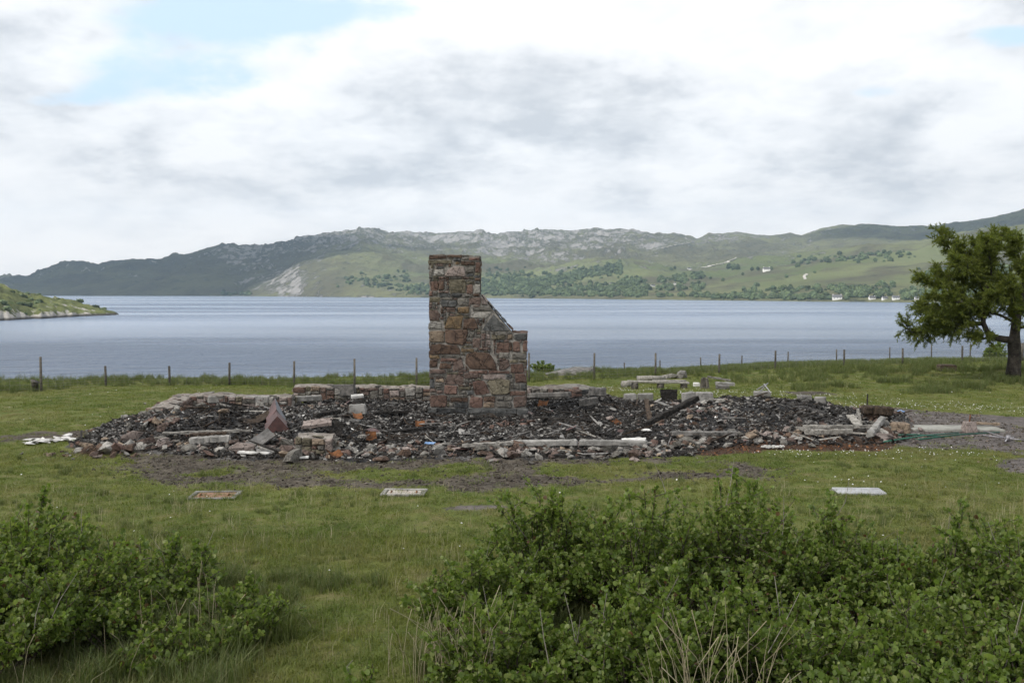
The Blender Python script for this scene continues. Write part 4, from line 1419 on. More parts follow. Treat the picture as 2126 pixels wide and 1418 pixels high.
plate('flat_slab', M['concrete'], .62, .34, .10, .0, 'flat grey slab on stones beside the three stakes', 1505, 805, (0, R(2), R(4)), 36, .10, 'slab')
put('grey_block', box_mesh('grey_block', .44, .26, .16, .03, .015, 36), M['concrete_sooty'], 1500, 808, 'dark stone under the flat grey slab', 'block')
plate('white_plank', M['grey_wood'], .85, .12, .05, .0, 'pale plank leaning on stones behind the three stakes', 1492, 798, (0, R(9), R(-8)), 37, .2, 'board')
put('white_block', box_mesh('white_block', .22, .2, .15, .02, .01, 38), M['white'], 1446, 802, 'small white block between the bench and the stakes', 'block')
sb = put('boulder', chunk_mesh('boulder', M['concrete_sooty'], 321, 1.6, 1.0, .55, 24), None, 1190, 778, 'dark heap like rock on the shore edge beyond the fence', 'rock', (0, 0, .2), .1, None, (1.5, 1.2, 1.1))
put('tree_stump', tube_mesh('tree_stump', [(0, 0, -.1), (0, 0, .30), (.02, 0, .34)], [.10, .11, .16], 8), M['post'], 73, 812, 'short dark stump with a flat cap beside the tallest post', 'stump')
put('rusty_trough', box_mesh('rusty_trough', .62, .4, .24, .03, .03, 44), M['burnt_brown'], 1966, 770, 'rusty brown trough half hidden in grass by the larch', 'trough')

# ---- loose stones: those that show largest, each an object
LS = [chunk_mesh('rubble_stone', STONE[c], 400 + k, rs.uniform(.9, 1.5), rs.uniform(.7, 1.1), rs.uniform(.35, .75), 14, .5) for k, c in enumerate('GgkpgtpGdkrGgRpd') for rs in (random.Random(400 + k),)]
LINES = [([(165, 940), (260, 932), (350, 930), (470, 932), (560, 935), (615, 942)], 46, (.14, .34), 'broken stone in the rubble strewn left of the pier stub', 'loose stones left of the pier'),
         ([(600, 942), (700, 938), (800, 942), (900, 938), (1000, 942), (1090, 940)], 60, (.12, .30), 'broken stone in the brick rubble strewn before the chimney', 'loose stones before the chimney'),
         ([(1000, 942), (1100, 944), (1230, 943), (1340, 944)], 46, (.12, .30), 'broken stone tumbled in front of the front kerb', 'loose stones at the front kerb'),
         ([(1350, 930), (1420, 926), (1480, 914), (1600, 912), (1680, 915)], 40, (.12, .28), 'broken stone along the front of the ash heap', 'loose stones at the ash heap'),
         ([(1790, 870), (1830, 885), (1845, 905), (1810, 918)], 24, (.12, .3), 'broken stone at the outer end of the ruin', 'loose stones at the outer end'),
         ([(300, 870), (340, 885), (380, 866), (420, 852), (520, 848)], 24, (.12, .28), 'broken stone below the left room walls', 'loose stones in the left room'),
         ([(868, 872), (905, 882), (1000, 884), (1080, 884), (1110, 876)], 34, (.08, .18), 'small red stone fallen at the chimney foot', 'red stones at the chimney foot')]
rs = random.Random(77)
for li, (pl, n, sz, lab, grp) in enumerate(LINES):
    for k in range(n):
        t = rs.random() * (len(pl) - 1)
        i = int(t)
        u = pl[i][0] + (pl[i + 1][0] - pl[i][0]) * (t - i)
        v = pl[i][1] + (pl[i + 1][1] - pl[i][1]) * (t - i) + rs.gauss(0, 8 if li < 6 else 3)
        s = rs.uniform(*sz) * rs.choice((.8, 1, 1, 1.25))
        mi = rs.randrange(len(LS)) if li < 6 else rs.choice((6, 10, 13, 10, 13))
        me = LS[mi]
        cn = {'G': 'pale grey', 'g': 'mid grey', 'k': 'pinkish', 'p': 'purple brown', 't': 'tan', 'd': 'dark brown', 'r': 'red brown', 'R': 'brick red'}['GgkpgtpGdkrGgRpd'[mi]]
        zn = 'large ' if s > .27 else ('small ' if s < .15 else '')
        put('rubble_stone', me, None, u, v, (zn + cn + ' ' + lab).replace('small ' + cn + ' small red', 'small ' + cn).replace(cn + ' small red', cn), 'stone', (rs.uniform(-.5, .5), rs.uniform(-.5, .5), rs.uniform(0, 6.3)), s * .18, grp, (s, s, s))
# white shards on the grass
WS = [chunk_mesh('plaster_shard', M['white'], 450 + k, 1.3, .9, .16, 10, .3) for k in range(4)]
for k in range(34):
    t = rs.random()
    put('plaster_shard', WS[k % 4], None, 58 + 98 * t, 922 - 9 * t + rs.gauss(0, 2.5), 'white plaster shard in the bright patch on the lawn beside the ash', 'shard', (rs.uniform(-.25, .25), rs.uniform(-.25, .25), rs.uniform(0, 6)), .03 + .02 * rs.random(), 'white shards on the lawn', (rs.uniform(.14, .3),) * 3)

# ---- what nobody could count: cinders, ash flakes and crumbs, rust flakes, clods
def sample(mask_fn, n, box, seed, power=1.0):
    r = np.random.default_rng(seed)
    x = r.uniform(box[0], box[1], n)
    y = r.uniform(box[2], box[3], n)
    m = mask_fn(x, y)
    k = r.random(n) < m
    return x[k], y[k], r


def debris(name, n, box, mask_fn, protos, smin, smax, label, seed, lift=.15, flat=1.0):
    x, y, r = sample(mask_fn, n, box, seed)
    z = gz(x, y)
    c = len(x)
    s = smin * (smax / smin) ** (r.random(c) ** 2.3)
    P = np.stack([x, y, z + s * lift], -1)
    rot = np.stack([r.uniform(-.6, .6, c) * flat, r.uniform(-.6, .6, c) * flat, r.uniform(0, 6.28, c)], -1)
    return scatter(name, P, rot, np.stack([s, s, s], -1), r.integers(0, len(protos), c), protos, label)


BX = (-11, 11, 18.5, 31)
am = lambda x, y: masks(x, y)[0] > .5
CH = [chunk_mesh('cinder', M['char'], 500 + k, 1.2, .9, .7, 10) for k in range(4)] + [chunk_mesh('cinder', M['concrete_sooty'], 510 + k, 1.1, .9, .5, 10) for k in range(2)] + [chunk_mesh('splinter', M['char'], 515 + k, 2.6, .35, .3, 10) for k in range(3)]

def near_line(pl, w):
    q = np.array([gp(u, v)[:2] for u, v in pl])

    def f(x, y):
        d = np.full(x.shape, 1e9)
        for a, b in zip(q[:-1], q[1:]):
            ab = b - a
            t = np.clip(((x - a[0]) * ab[0] + (y - a[1]) * ab[1]) / (ab @ ab), 0, 1)
            d = np.minimum(d, np.hypot(x - a[0] - t * ab[0], y - a[1] - t * ab[1]))
        return np.exp(-(d / w) ** 2)
    return f


ashy = [near_line(*a) for a in (([(340, 900), (420, 870), (560, 862), (640, 880), (700, 868)], 1.0), ([(1430, 860), (1500, 890), (1420, 905), (1560, 898)], .9), ([(1600, 838), (1700, 850), (1800, 880), (1830, 900)], .7), ([(900, 905), (1040, 905)], .8))]
debris('cinders', 130000, BX, lambda x, y: am(x, y) * np.clip(1 - .65 * sum(f(x, y) for f in ashy), .25, 1), CH, .012, .15, 'black cinders covering the burnt floor', 1)
pale = lambda x, y: am(x, y) * np.clip(.8 * sst(fbm(x * .55, y * .55, 3, 63), .40, .68) + sum(.75 * f(x, y) for f in ashy), 0, 1) * (0.2 + .8 * fbm(x * 2.3, y * 2.3, 2, 64))
AC = [chunk_mesh('ash_flake', M['concrete'], 520 + k, 1.3, .9, .35, 9) for k in range(4)] + [chunk_mesh('ash_flake', M['concrete_sooty'], 535 + k, 1.3, .9, .35, 9) for k in range(2)] + [chunk_mesh('ash_flake', M['white'], 525, 1.3, .8, .2, 9)]
debris('ash_flakes', 170000, BX, pale, AC, .009, .11, 'pale ash flakes and plaster crumbs over the cinders', 2)

front = near_line([(170, 940), (350, 932), (600, 940), (800, 942), (1000, 940), (1340, 942), (1480, 916), (1680, 914), (1830, 912), (1830, 875)], .48)
left = near_line([(310, 905), (390, 868), (520, 856), (700, 862)], .7)
rid2 = near_line([(1420, 860), (1500, 885), (1400, 900)], .8)
rub = lambda x, y: np.maximum(np.maximum(front(x, y), .45 * left(x, y)), .35 * rid2(x, y))
SB = [chunk_mesh('rubble_bit', STONE[c], 540 + k, 1.3, .9, .6, 11, .5) for k, c in enumerate('GgkptprGdg')]
debris('rubble', 60000, BX, rub, SB, .02, .19, 'crushed stone and brick rubble lining the ruin', 3, .25)
RB = [chunk_mesh('rust_flake', M['rust'], 560 + k, 1.4, .8, .2, 9) for k in range(3)] + [chunk_mesh('rust_flake', M['burnt_brown'], 565 + k, 1.4, .6, .3, 9) for k in range(2)]
rusty = lambda x, y: np.maximum(.9 * (masks(x, y)[3] > .4), .020 * am(x, y))
debris('rust_flakes', 50000, BX, rusty, RB, .02, .09, 'rust and burnt scraps in the earth', 4)
M['mud'] = varied('mud_clod', (0.045, 0.037, 0.030), (0.105, 0.090, 0.073), 9, (0.15, 0.135, 0.115), .02)
MC = [chunk_mesh('clod', M['mud'], 570 + k, 1.2, 1.0, .7, 12) for k in range(4)]
muddy = lambda x, y: np.maximum(masks(x, y)[1] * .9, .35 * masks(x, y)[2])
debris('mud_clods', 90000, (-10, 12, 15, 31), muddy, MC, .02, .075, 'clods of churned mud before the ruin', 5, .1)
PB = [chunk_mesh('pebble', STONE[c], 580 + k, 1.2, 1.0, .7, 12) for k, c in enumerate('Gkgt')]
debris('pebbles', 9000, (-10, 12, 14, 31), lambda x, y: np.maximum(masks(x, y)[1] * .12, .6 * masks(x, y)[2]), PB, .02, .07, 'pale pebbles in mud and gravel', 6)

# charred sticks and laths jumbled through the ash
ST = [chunk_mesh('stick', M[m_], 600 + k, 5.0, .22, .20, 14, .6) for k, m_ in enumerate(('char', 'char', 'burnt_brown', 'grey_wood', 'sheet'))] + [chunk_mesh('scrap', M[m_], 610 + k, 1.6, 1.2, .10, 12, .5) for k, m_ in enumerate(('sheet', 'char', 'red_sheet', 'concrete'))]
debris('charred_sticks', 1900, BX, lambda x, y: am(x, y) * (.3 + .7 * (fbm(x * .6, y * .6, 3, 79) > .5)), ST, .06, .22, 'charred sticks and scraps jumbled through the ash', 8, .35, .7)
# ---------------------------------------------------------------- fences
def fence(label, posts, hgt, seed, zoff=0.0, r=.042):
    rr = random.Random(seed)
    f = tag(empty('wire_fence', (posts[0][0], posts[0][1], 0)), label, 'fence', kind='thing')
    o0 = Vector((posts[0][0], posts[0][1], 0))
    tops = []
    for x, y, h in posts:
        z = zat(x, y)
        lx, ly = rr.uniform(-.02, .02), rr.uniform(-.02, .02)
        me = tube_mesh('post', [(0, 0, -.2), (lx * .5, ly * .5, h * .5), (lx, ly, h)], [r * 1.05, r, r * .96], 8)
        obj('post', me, M['post'], f, Vector((x, y, z)) - o0)
        tops.append(Vector((x, y, z)))
    V, F = [], []

    def strand(a, b, w):
        d = b - a
        s = Vector((0, 0, w)) if abs(d.x) > abs(d.z) else Vector((w, 0, 0))
        n = Vector((0, w, 0))
        k = len(V)
        for q in (a, b):
            V.extend([q - s - n, q + s - n, q + s + n, q - s + n])
        for i in range(4):
            j = (i + 1) % 4
            F.append((k + i, k + j, k + 4 + j, k + 4 + i))
    w = .0026
    for a, b, pa, pb in zip(tops[:-1], tops[1:], posts[:-1], posts[1:]):
        a, b = a - o0, b - o0
        h = min(pa[2], pb[2])
        for t in (.08, .2, .32, .45, .58, .72):
            strand(a + Vector((0, -r, h * t)), b + Vector((0, -r, h * t)), w)
        strand(a + Vector((0, -r, h * .92)), b + Vector((0, -r, h * .92)), w)
        L = (b - a).length
        n = max(2, int(L / .30))
        for i in range(1, n):
            q = a.lerp(b, i / n)
            strand(q + Vector((0, -r, h * .08)), q + Vector((0, -r, h * .72)), w * .8)
    obj('wire_net', py_mesh('wire_net', V, F), M['wire'], f)
    return f


def post_at(u, v_top, v_base, y):
    x = at(u, y)
    z = zat(x, y)
    ztop = CAM_H - (v_top - HOR) / FPX * y
    return (x, y, max(.5, ztop - z))


FP = [(-190, 735, 825, 31.0), (-50, 738, 818, 32.2), (82, 741, 812, 33.5), (217, 760, 810, 36.2), (350, 760, 806, 37.2), (474, 753, 805, 37.6), (609, 750, 802, 38.2), (735, 745, 797, 38.8), (864, 743, 795, 39.4), (985, 738, 790, 40),
      (1098, 733, 785, 40.5), (1234, 733, 783, 41), (1362, 733, 782, 41.5), (1494, 735, 778, 42), (1611, 728, 773, 42.5), (1754, 726, 770, 43), (1876, 723, 762, 43.5), (2000, 718, 760, 44), (2125, 712, 756, 44.5), (2260, 708, 752, 45)]
fence('weathered post and wire fence running across the lawn behind the ruin', [post_at(*p) for p in FP], 1.1, 3)
RP = [(1297, 753, 765, 50.5), (1371, 748, 768, 51), (1456, 742, 765, 52), (1541, 738, 758, 53), (1637, 730, 748, 54), (1738, 725, 748, 55), (1849, 721, 745, 56), (1936, 716, 742, 57), (2016, 714, 742, 57.5), (2122, 712, 742, 58), (2230, 710, 740, 58.5)]
fence('farther post and wire fence along the top of the shore', [post_at(*p) for p in RP], 1.0, 4, r=.036)

# ---------------------------------------------------------------- leaves
def leaf_mat(name, c1, c2, c3, trans=.35, rough=.45):
    def b(g):
        p = g.pos()
        n = g.noise(p, 1.3, 4, .6)
        isl = g.n('ShaderNodeNewGeometry').outputs['Random Per Island']
        c = g.mix(g.step(g.m('ADD', g.m('MULTIPLY', n, .6), g.m('MULTIPLY', isl, .4)), .30, .70), c1, c2)
        c = g.mix(g.step(isl, .72, .98), c, c3)
        d = g.n('ShaderNodeBsdfPrincipled', {'Base Color': c, 'Roughness': rough, 'Specular IOR Level': .35}).outputs[0]
        t = g.n('ShaderNodeBsdfTranslucent', {'Color': g.vmul(c, (1.25, 1.35, .7))}).outputs[0]
        return g.n('ShaderNodeMixShader', {0: trans, 1: d, 2: t}).outputs[0]
    return material(name, b)


M['alder'] = leaf_mat('alder_leaf', (0.090, 0.136, 0.028), (0.160, 0.215, 0.048), (0.225, 0.255, 0.092), .48)
M['alder_red'] = leaf_mat('alder_red_leaf', (0.08, 0.045, 0.02), (0.10, 0.06, 0.03), (0.09, 0.10, 0.03))
M['twig'] = varied('twig_bark', (0.045, 0.036, 0.028), (0.09, 0.075, 0.06), 12, (0.13, 0.12, 0.105), .004)
M['pale_twig'] = varied('pale_dead_twig', (0.17, 0.155, 0.13), (0.26, 0.24, 0.21), 12, (0.11, 0.10, 0.085), .003)
M['larch_bark'] = varied('larch_bark', (0.028, 0.024, 0.020), (0.065, 0.056, 0.046), 7, (0.10, 0.09, 0.078), .03)
M['needle'] = leaf_mat('larch_needle', (0.092, 0.120, 0.022), (0.155, 0.182, 0.036), (0.215, 0.230, 0.056), .52, .6)
def m_turf(g):
    p = g.pos()
    n0 = g.noise(p, .33, 4, .6)
    n1 = g.noise(p, 1.1, 4, .6)
    n2 = g.noise(p, 16.0, 2, .6)
    c = g.mix(g.step(n1, .34, .66), (0.104, 0.146, 0.024), (0.168, 0.188, 0.042))
    c = g.mix(g.m('MULTIPLY', g.step(n0, .48, .66), .75), c, (0.215, 0.192, 0.078))
    c = g.mix(g.m('MULTIPLY', g.step(n0, .44, .30), .6), c, (0.062, 0.105, 0.020))
    c = g.mix(g.step(n2, .54, .74), c, (0.20, 0.185, 0.085))
    d = g.n('ShaderNodeBsdfPrincipled', {'Base Color': c, 'Roughness': .6, 'Specular IOR Level': .3}).outputs[0]
    t = g.n('ShaderNodeBsdfTranslucent', {'Color': g.vmul(c, (1.2, 1.3, .7))}).outputs[0]
    return g.n('ShaderNodeMixShader', {0: .35, 1: d, 2: t}).outputs[0]


M['grass'] = material('grass_blade', m_turf)
M['rough_grass'] = leaf_mat('rough_grass_blade', (0.075, 0.105, 0.028), (0.125, 0.148, 0.048), (0.185, 0.175, 0.090), .35, .6)
M['dry'] = leaf_mat('dry_grass_stalk', (0.30, 0.26, 0.17), (0.42, 0.37, 0.26), (0.24, 0.22, 0.14), .25, .7)
M['daisy'] = varied('daisy_petal', (0.62, 0.62, 0.60), (0.75, 0.75, 0.74), 30, None, .0)


def frames(D, r):
    """unit vectors perpendicular to D (n,3), at random turns"""
    D = D / np.linalg.norm(D, axis=1, keepdims=True)
    a = np.cross(D, r.normal(size=D.shape))
    a /= np.linalg.norm(a, axis=1, keepdims=True) + 1e-9
    return D, a, np.cross(D, a)


def leaves_mesh(name, P, D, S, r, fold=.25):
    """round alder leaves: at P, pointing along D, size S"""
    n = len(P)
    D, A, B = frames(D, r)
    # outline of one leaf along D (x) and A (y), folded along the midrib
    ol = np.array([(0, 0, 0), (.30, .40, fold), (.78, .42, fold * 1.1), (1.03, .0, .08), (.78, -.42, fold * 1.1), (.30, -.40, fold), (.55, 0, 0)])
    V = P[:, None, :] + S[:, None, None] * (ol[None, :, 0:1] * D[:, None, :] + ol[None, :, 1:2] * A[:, None, :] + (ol[None, :, 2:3] * .45) * B[:, None, :])
    f = np.array([(0, 1, 6), (1, 2, 6), (2, 3, 6), (3, 4, 6), (4, 5, 6), (5, 0, 6)])
    F = (np.arange(n)[:, None, None] * 7 + f[None]).reshape(-1, 3)
    return fast_mesh(name, V.reshape(-1, 3), F)


def tubes_mesh(name, paths, sides=5):
    """paths: list of (points, radii) joined in one mesh"""
    V, F = [], []
    for pts, rads in paths:
        k0 = len(V)
        n = len(pts)
        for i, p in enumerate(pts):
            t = Vector(pts[min(i + 1, n - 1)]) - Vector(pts[max(i - 1, 0)])
            t.normalize()
            a = t.cross(Vector((.2, .9, .3))).normalized()
            b = t.cross(a)
            for k in range(sides):
                an = 2 * math.pi * k / sides
                V.append(Vector(p) + (a * math.cos(an) + b * math.sin(an)) * rads[i])
        for i in range(n - 1):
            for k in range(sides):
                j = (k + 1) % sides
                F.append((k0 + i * sides + k, k0 + i * sides + j, k0 + (i + 1) * sides + j, k0 + (i + 1) * sides + k))
    return py_mesh(name, V, F, True)


def bush(label, x, y, rad, hgt, n_stem, n_leaf, seed, leaf=.055, z=None, red=0.0, sparse=1.0, cat='bush'):
    """many-stemmed alder shrub: stems, side shoots, leaves along the shoots"""
    rr = random.Random(seed)
    r = np.random.default_rng(seed)
    z = zat(x, y) if z is None else z
    b = tag(empty('alder_bush', (x, y, z), 0), label, cat, kind='thing')
    paths, shoots = [], []
    for s in range(n_stem):
        an = rr.uniform(0, 6.283)
        rd = rad * math.sqrt(rr.random())
        bx, by = .35 * rd * math.cos(an), .35 * rd * math.sin(an)
        tx, ty = rd * math.cos(an), rd * math.sin(an)
        # ragged dome
        hh = hgt * (1 - .55 * (rd / rad) ** 2.2) * (0.68 + .44 * rr.random() ** 1.5)
        hh *= .85 + .3 * mnoise.noise((tx * 1.3 + seed, ty * 1.3, 0))
        pts = []
        for i in range(6):
            t = i / 5
            pts.append((bx + (tx - bx) * t ** 1.3 + rr.gauss(0, .025) * t, by + (ty - by) * t ** 1.3 + rr.gauss(0, .025) * t, -.05 + (hh + .05) * t))
        paths.append((pts, [.011 - .0085 * i / 5 for i in range(6)]))
        shoots.append((Vector(pts[3]), Vector(pts[5]), 1.5))
        shoots.append((Vector(pts[2]), Vector(pts[4]), .8))
        for k in range(rr.randint(3, 5)):
            t = rr.uniform(.3, .95)
            i = int(t * 5)
            a = Vector(pts[i]).lerp(Vector(pts[min(i + 1, 5)]), t * 5 - i)
            d = Vector((rr.gauss(0, 1), rr.gauss(0, 1), rr.uniform(.1, 1.1))).normalized()
            e = a + d * rr.uniform(.12, .34) * (hgt / 1.2)
            e.z = max(.05, e.z)
            paths.append(([a, a.lerp(e, .5) + Vector((0, 0, .01)), e], [.005, .004, .002]))
            shoots.append((a, e, 1.0))
    obj('stems', tubes_mesh('stems', paths, 4), M['twig'], b)
    dead = []
    for s in range(max(1, n_stem // 9)):
        pts = paths[rr.randrange(len(paths))][0]
        a = Vector(pts[-1]) * rr.uniform(.7, .9)
        d = Vector((rr.gauss(0, .5), rr.gauss(0, .5), 1)).normalized() * rr.uniform(.2, .5) * hgt
        dead.append(([a, a + d * .5 + Vector((rr.gauss(0, .02), 0, 0)), a + d], [.0045, .0035, .0018]))
    obj('bare_twigs', tubes_mesh('bare_twigs', dead, 4), M['pale_twig'], b)
    wts = np.array([s[2] * (s[1] - s[0]).length for s in shoots])
    ids = r.choice(len(shoots), n_leaf, p=wts / wts.sum())
    A = np.array([s[0] for s in shoots])[ids]
    E = np.array([s[1] for s in shoots])[ids]
    t = r.random(n_leaf)[:, None] ** .8
    ax = (E - A) / (np.linalg.norm(E - A, axis=1, keepdims=True) + 1e-6)
    D = r.normal(size=(n_leaf, 3)) * .75 + ax * .7 + np.array([0, 0, .35])
    P = A + (E - A) * t + r.normal(size=(n_leaf, 3)) * .012
    P[:, 2] = np.maximum(P[:, 2], .04)
    S = leaf * np.where(r.random(n_leaf) < .25, r.uniform(.3, .6, n_leaf), r.uniform(.6, 1.25, n_leaf))
    k = r.random(n_leaf) < red
    o = obj('leaves', leaves_mesh('leaves', P[~k], D[~k], S[~k], r), M['alder'], b)
    o['kind'] = 'stuff'
    if k.sum() > 5:
        o = obj('red_leaves', leaves_mesh('red_leaves', P[k], D[k], S[k], r), M['alder_red'], b)
        o['kind'] = 'stuff'
    return b


def bx_(u, y):
    return at(u, y), y


BUSH = [  # u, distance, radius, height, stems, leaves, label
    (1130, 9.9, .80, 1.32, 44, 5200, 'alder bush with a tall tip shoot before the front kerb'),
    (1010, 9.0, .72, .95, 38, 4400, 'alder bush at the inner edge of the thicket, beside open lawn'),
    (1330, 9.6, .95, 1.36, 60, 7000, 'broad alder bush in the thicket in front of the front kerb'),
    (1560, 9.8, 1.0, 1.42, 62, 7500, 'tall alder bush in the thicket in front of the rusty earth'),
    (1760, 9.4, .95, 1.15, 54, 6500, 'alder bush just below the plain grey slab cover'),
    (1960, 9.2, .95, 1.10, 54, 6500, 'alder bush towards the edge below the gravel, rear row'),
    (2160, 9.0, .95, 1.15, 50, 6000, 'alder bush cut by the picture edge, rear row'),
    (1080, 7.6, .80, .98, 48, 5600, 'near alder bush at the inner corner of the thicket with dry stalks before it'),
    (1340, 7.4, .90, 1.12, 54, 6600, 'near alder bush in the middle of the thicket, dry stalks at its foot'),
    (1620, 7.3, .95, 1.12, 56, 7000, 'near alder bush right of the dry stalks'),
    (1880, 7.2, .95, 1.10, 56, 7000, 'near alder bush in the front row, second from picture edge'),
    (2120, 7.0, .90, 1.12, 50, 6400, 'near alder bush cut by the picture edge, front row'),
    (1760, 5.9, .75, .98, 40, 5000, 'lowest nearest alder bush in the bottom of the picture'),
    (2060, 5.8, .80, 1.02, 40, 5000, 'nearest alder bush in the bottom corner of the picture'),
    (25, 9.5, .95, 1.34, 62, 8200, 'big dark alder bush cut by the picture edge at the lawn'),
    (150, 9.0, .70, .98, 36, 3600, 'alder bush joined to the big dark one on its lawn side'),
    (-60, 8.2, .9, 1.15, 48, 6000, 'dark alder bush low in the corner beside the big one'),
]
for k, (u, y, rd, h, ns, nl, lab) in enumerate(BUSH):
    bush(lab, at(u, y), y, rd, h, int(ns * 1.5), int(nl * 2.3), 1000 + k, .040, red=.035 if u < 200 else .015)
SMALL = [(320, 10.2, .50, .92, 14, 900, 'thin alder sapling with a tall tip shoot below the rusty drain cover'),
         (400, 10.0, .42, .70, 14, 900, 'small loose alder sapling beside the thin tall one'),
         (250, 8.7, .50, .62, 16, 1100, 'low alder sapling in front of the dark bushes'),
         (360, 8.3, .48, .48, 14, 900, 'low spreading alder sapling nearest the rush clumps'),
         (500, 9.1, .55, .60, 20, 1500, 'low rounded alder sapling alone on the lawn'),
         (440, 8.6, .40, .42, 12, 700, 'tiny alder sapling between the low ones'),
         (200, 10.4, .55, .85, 16, 1200, 'loose alder sapling behind the dark bushes on the lawn side'),
         (290, 9.4, .50, .62, 14, 900, 'thin low alder sapling in long grass beside the dark bushes'),
         (745, 7.7, .18, .34, 4, 120, 'tiny seedling alder alone in the lawn near the dry stalks')]
for k, (u, y, rd, h, ns, nl, lab) in enumerate(SMALL):
    bush(lab, at(u, y), y, rd, h, int(ns * 1.3), int(nl * 1.7), 1100 + k, .042, red=.03, cat='sapling')
# far small bushes at the shore
bush('small round dark bush beyond the fence beside the larch trunk', at(2068, 57), 57, .75, 1.25, 50, 3500, 1201, .09)
bush('low green shrub beyond the fence next to the chimney shoulder', at(1128, 46), 46, .75, .62, 30, 2200, 1202, .08)

# ---------------------------------------------------------------- the larch
def larch(u, v, y):
    rr = random.Random(8)
    r = np.random.default_rng(8)
    x = at(u, y)
    z = zat(x, y)
    t = tag(empty('larch_tree', (x, y, z)), 'windswept larch with dark crooked trunk on the lawn', 'tree', kind='thing')
    k = y / FPX

    def q(uu, vv, dy=0.0):
        uu = 2107 - (2107 - uu) * .93 if uu < 2107 else uu
        return Vector(((uu - u) * k, dy, (v - vv) * k))
    obj('trunk', tube_mesh('trunk', [q(2106, 800), q(2107, 770), q(2109, 740), q(2107, 715), q(2108, 690), q(2112, 650), q(2122, 600), q(2128, 560), q(2135, 515), q(2138, 480)],
                           [.34, .25, .22, .22, .17, .15, .12, .09, .06, .03], 12), M['larch_bark'], t)
    limbs = [
        ([q(2107, 706), q(2085, 704, -.1), q(2060, 700, -.2), q(2042, 690, -.2), q(2034, 670, -.1), q(2036, 650, 0), q(2044, 630, .2), q(2050, 600, .3), q(2052, 560, .4), q(2060, 520, .5)], .14, .03),
        ([q(2036, 655), q(2020, 640, -.4), q(2000, 632, -.7), q(1970, 628, -.9), q(1930, 622, -1.0), q(1900, 612, -1.0)], .075, .012),
        ([q(2036, 672), q(2010, 676, .3), q(1980, 682, .6), q(1945, 690, .8), q(1900, 690, .9), q(1872, 672, .9)], .05, .01),
        ([q(2044, 630), q(2025, 600, -.3), q(2000, 575, -.6), q(1975, 560, -.8), q(1950, 545, -.9)], .06, .01),
        ([q(2050, 600), q(2035, 570, .6), q(2010, 540, 1.0), q(1990, 510, 1.2), q(1972, 482, 1.3)], .055, .01),
        ([q(2046, 700), q(2020, 702, -.6), q(1995, 700, -1.0)], .03, .01),
        ([q(2108, 690), q(2090, 660, -.5), q(2075, 640, -1.0), q(2060, 610, -1.4), q(2045, 585, -1.6)], .07, .012),
        ([q(2110, 670), q(2095, 655, .6), q(2070, 645, 1.2), q(2040, 640, 1.7), q(2000, 640, 2.0)], .06, .012),
        ([q(2115, 640), q(2095, 600, .3), q(2080, 560, .7), q(2065, 525, .9), q(2050, 505, 1.0)], .07, .012),
        ([q(2125, 590), q(2100, 555, -.6), q(2085, 528, -.8), q(2080, 505, -.9)], .055, .01),
        ([q(2120, 610), q(2150, 580, -.3), q(2190, 560, -.5), q(2230, 550, -.5)], .06, .012),
        ([q(2112, 660), q(2140, 640, .4), q(2190, 625, .7), q(2250, 615, .8)], .07, .012),
        ([q(2110, 680), q(2150, 672, -.4), q(2200, 668, -.8), q(2240, 665, -.9)], .06, .012),
        ([q(2128, 560), q(2115, 520, .4), q(2108, 505, .6), q(2112, 488, .7)], .05, .01),
        ([q(2132, 530), q(2150, 500, .2), q(2165, 475, .3)], .045, .01),
        ([q(2050, 600), q(2070, 575, -.9), q(2085, 560, -1.5)], .04, .01),
        ([q(2044, 630), q(2010, 592, .2), q(1985, 576, .1), q(1955, 570, 0), q(1932, 562, -.1)], .045, .01),
        ([q(2050, 600), q(2028, 562, .1), q(2005, 535, .2), q(1988, 515, .3)], .04, .01),
        ([q(2036, 655), q(2005, 645, .2), q(1965, 640, .3), q(1925, 640, .2), q(1898, 636, .1)], .045, .01),
        ([q(2036, 668), q(2010, 668, -.4), q(1975, 672, -.7), q(1935, 678, -.6), q(1905, 680, -.5)], .04, .01),
        ([q(2052, 570), q(2035, 545, -.5), q(2020, 520, -.8), q(2008, 500, -.9)], .04, .01),
        ([q(2055, 550), q(2050, 520, -.3), q(2046, 498, -.3)], .035, .01),
        ([q(2036, 650), q(2005, 612, .4), q(1978, 598, .8), q(1945, 585, 1.0), q(1925, 575, 1.1)], .045, .01),
        ([q(2036, 645), q(2000, 655, -.3), q(1965, 655, -.6), q(1930, 660, -.7), q(1900, 655, -.8)], .045, .01),
        ([q(2080, 560, .7), q(2085, 530, 1.0), q(2090, 510, 1.1), q(2095, 495, 1.1)], .035, .01),
        ([q(2115, 640), q(2080, 620, -.6), q(2050, 618, -1.1), q(2015, 612, -1.4)], .045, .01),
    ]
    tw, tips = [], []
    for pts, r0, r1 in limbs:
        n = len(pts)
        tw.append((pts, [r0 + (r1 - r0) * i / (n - 1) for i in range(n)]))
    obj('limbs', tubes_mesh('limbs', tw, 7), M['larch_bark'], t)
    # branches off every limb, branchlets off those, then hanging needle sprays
    br, sprays = [], []
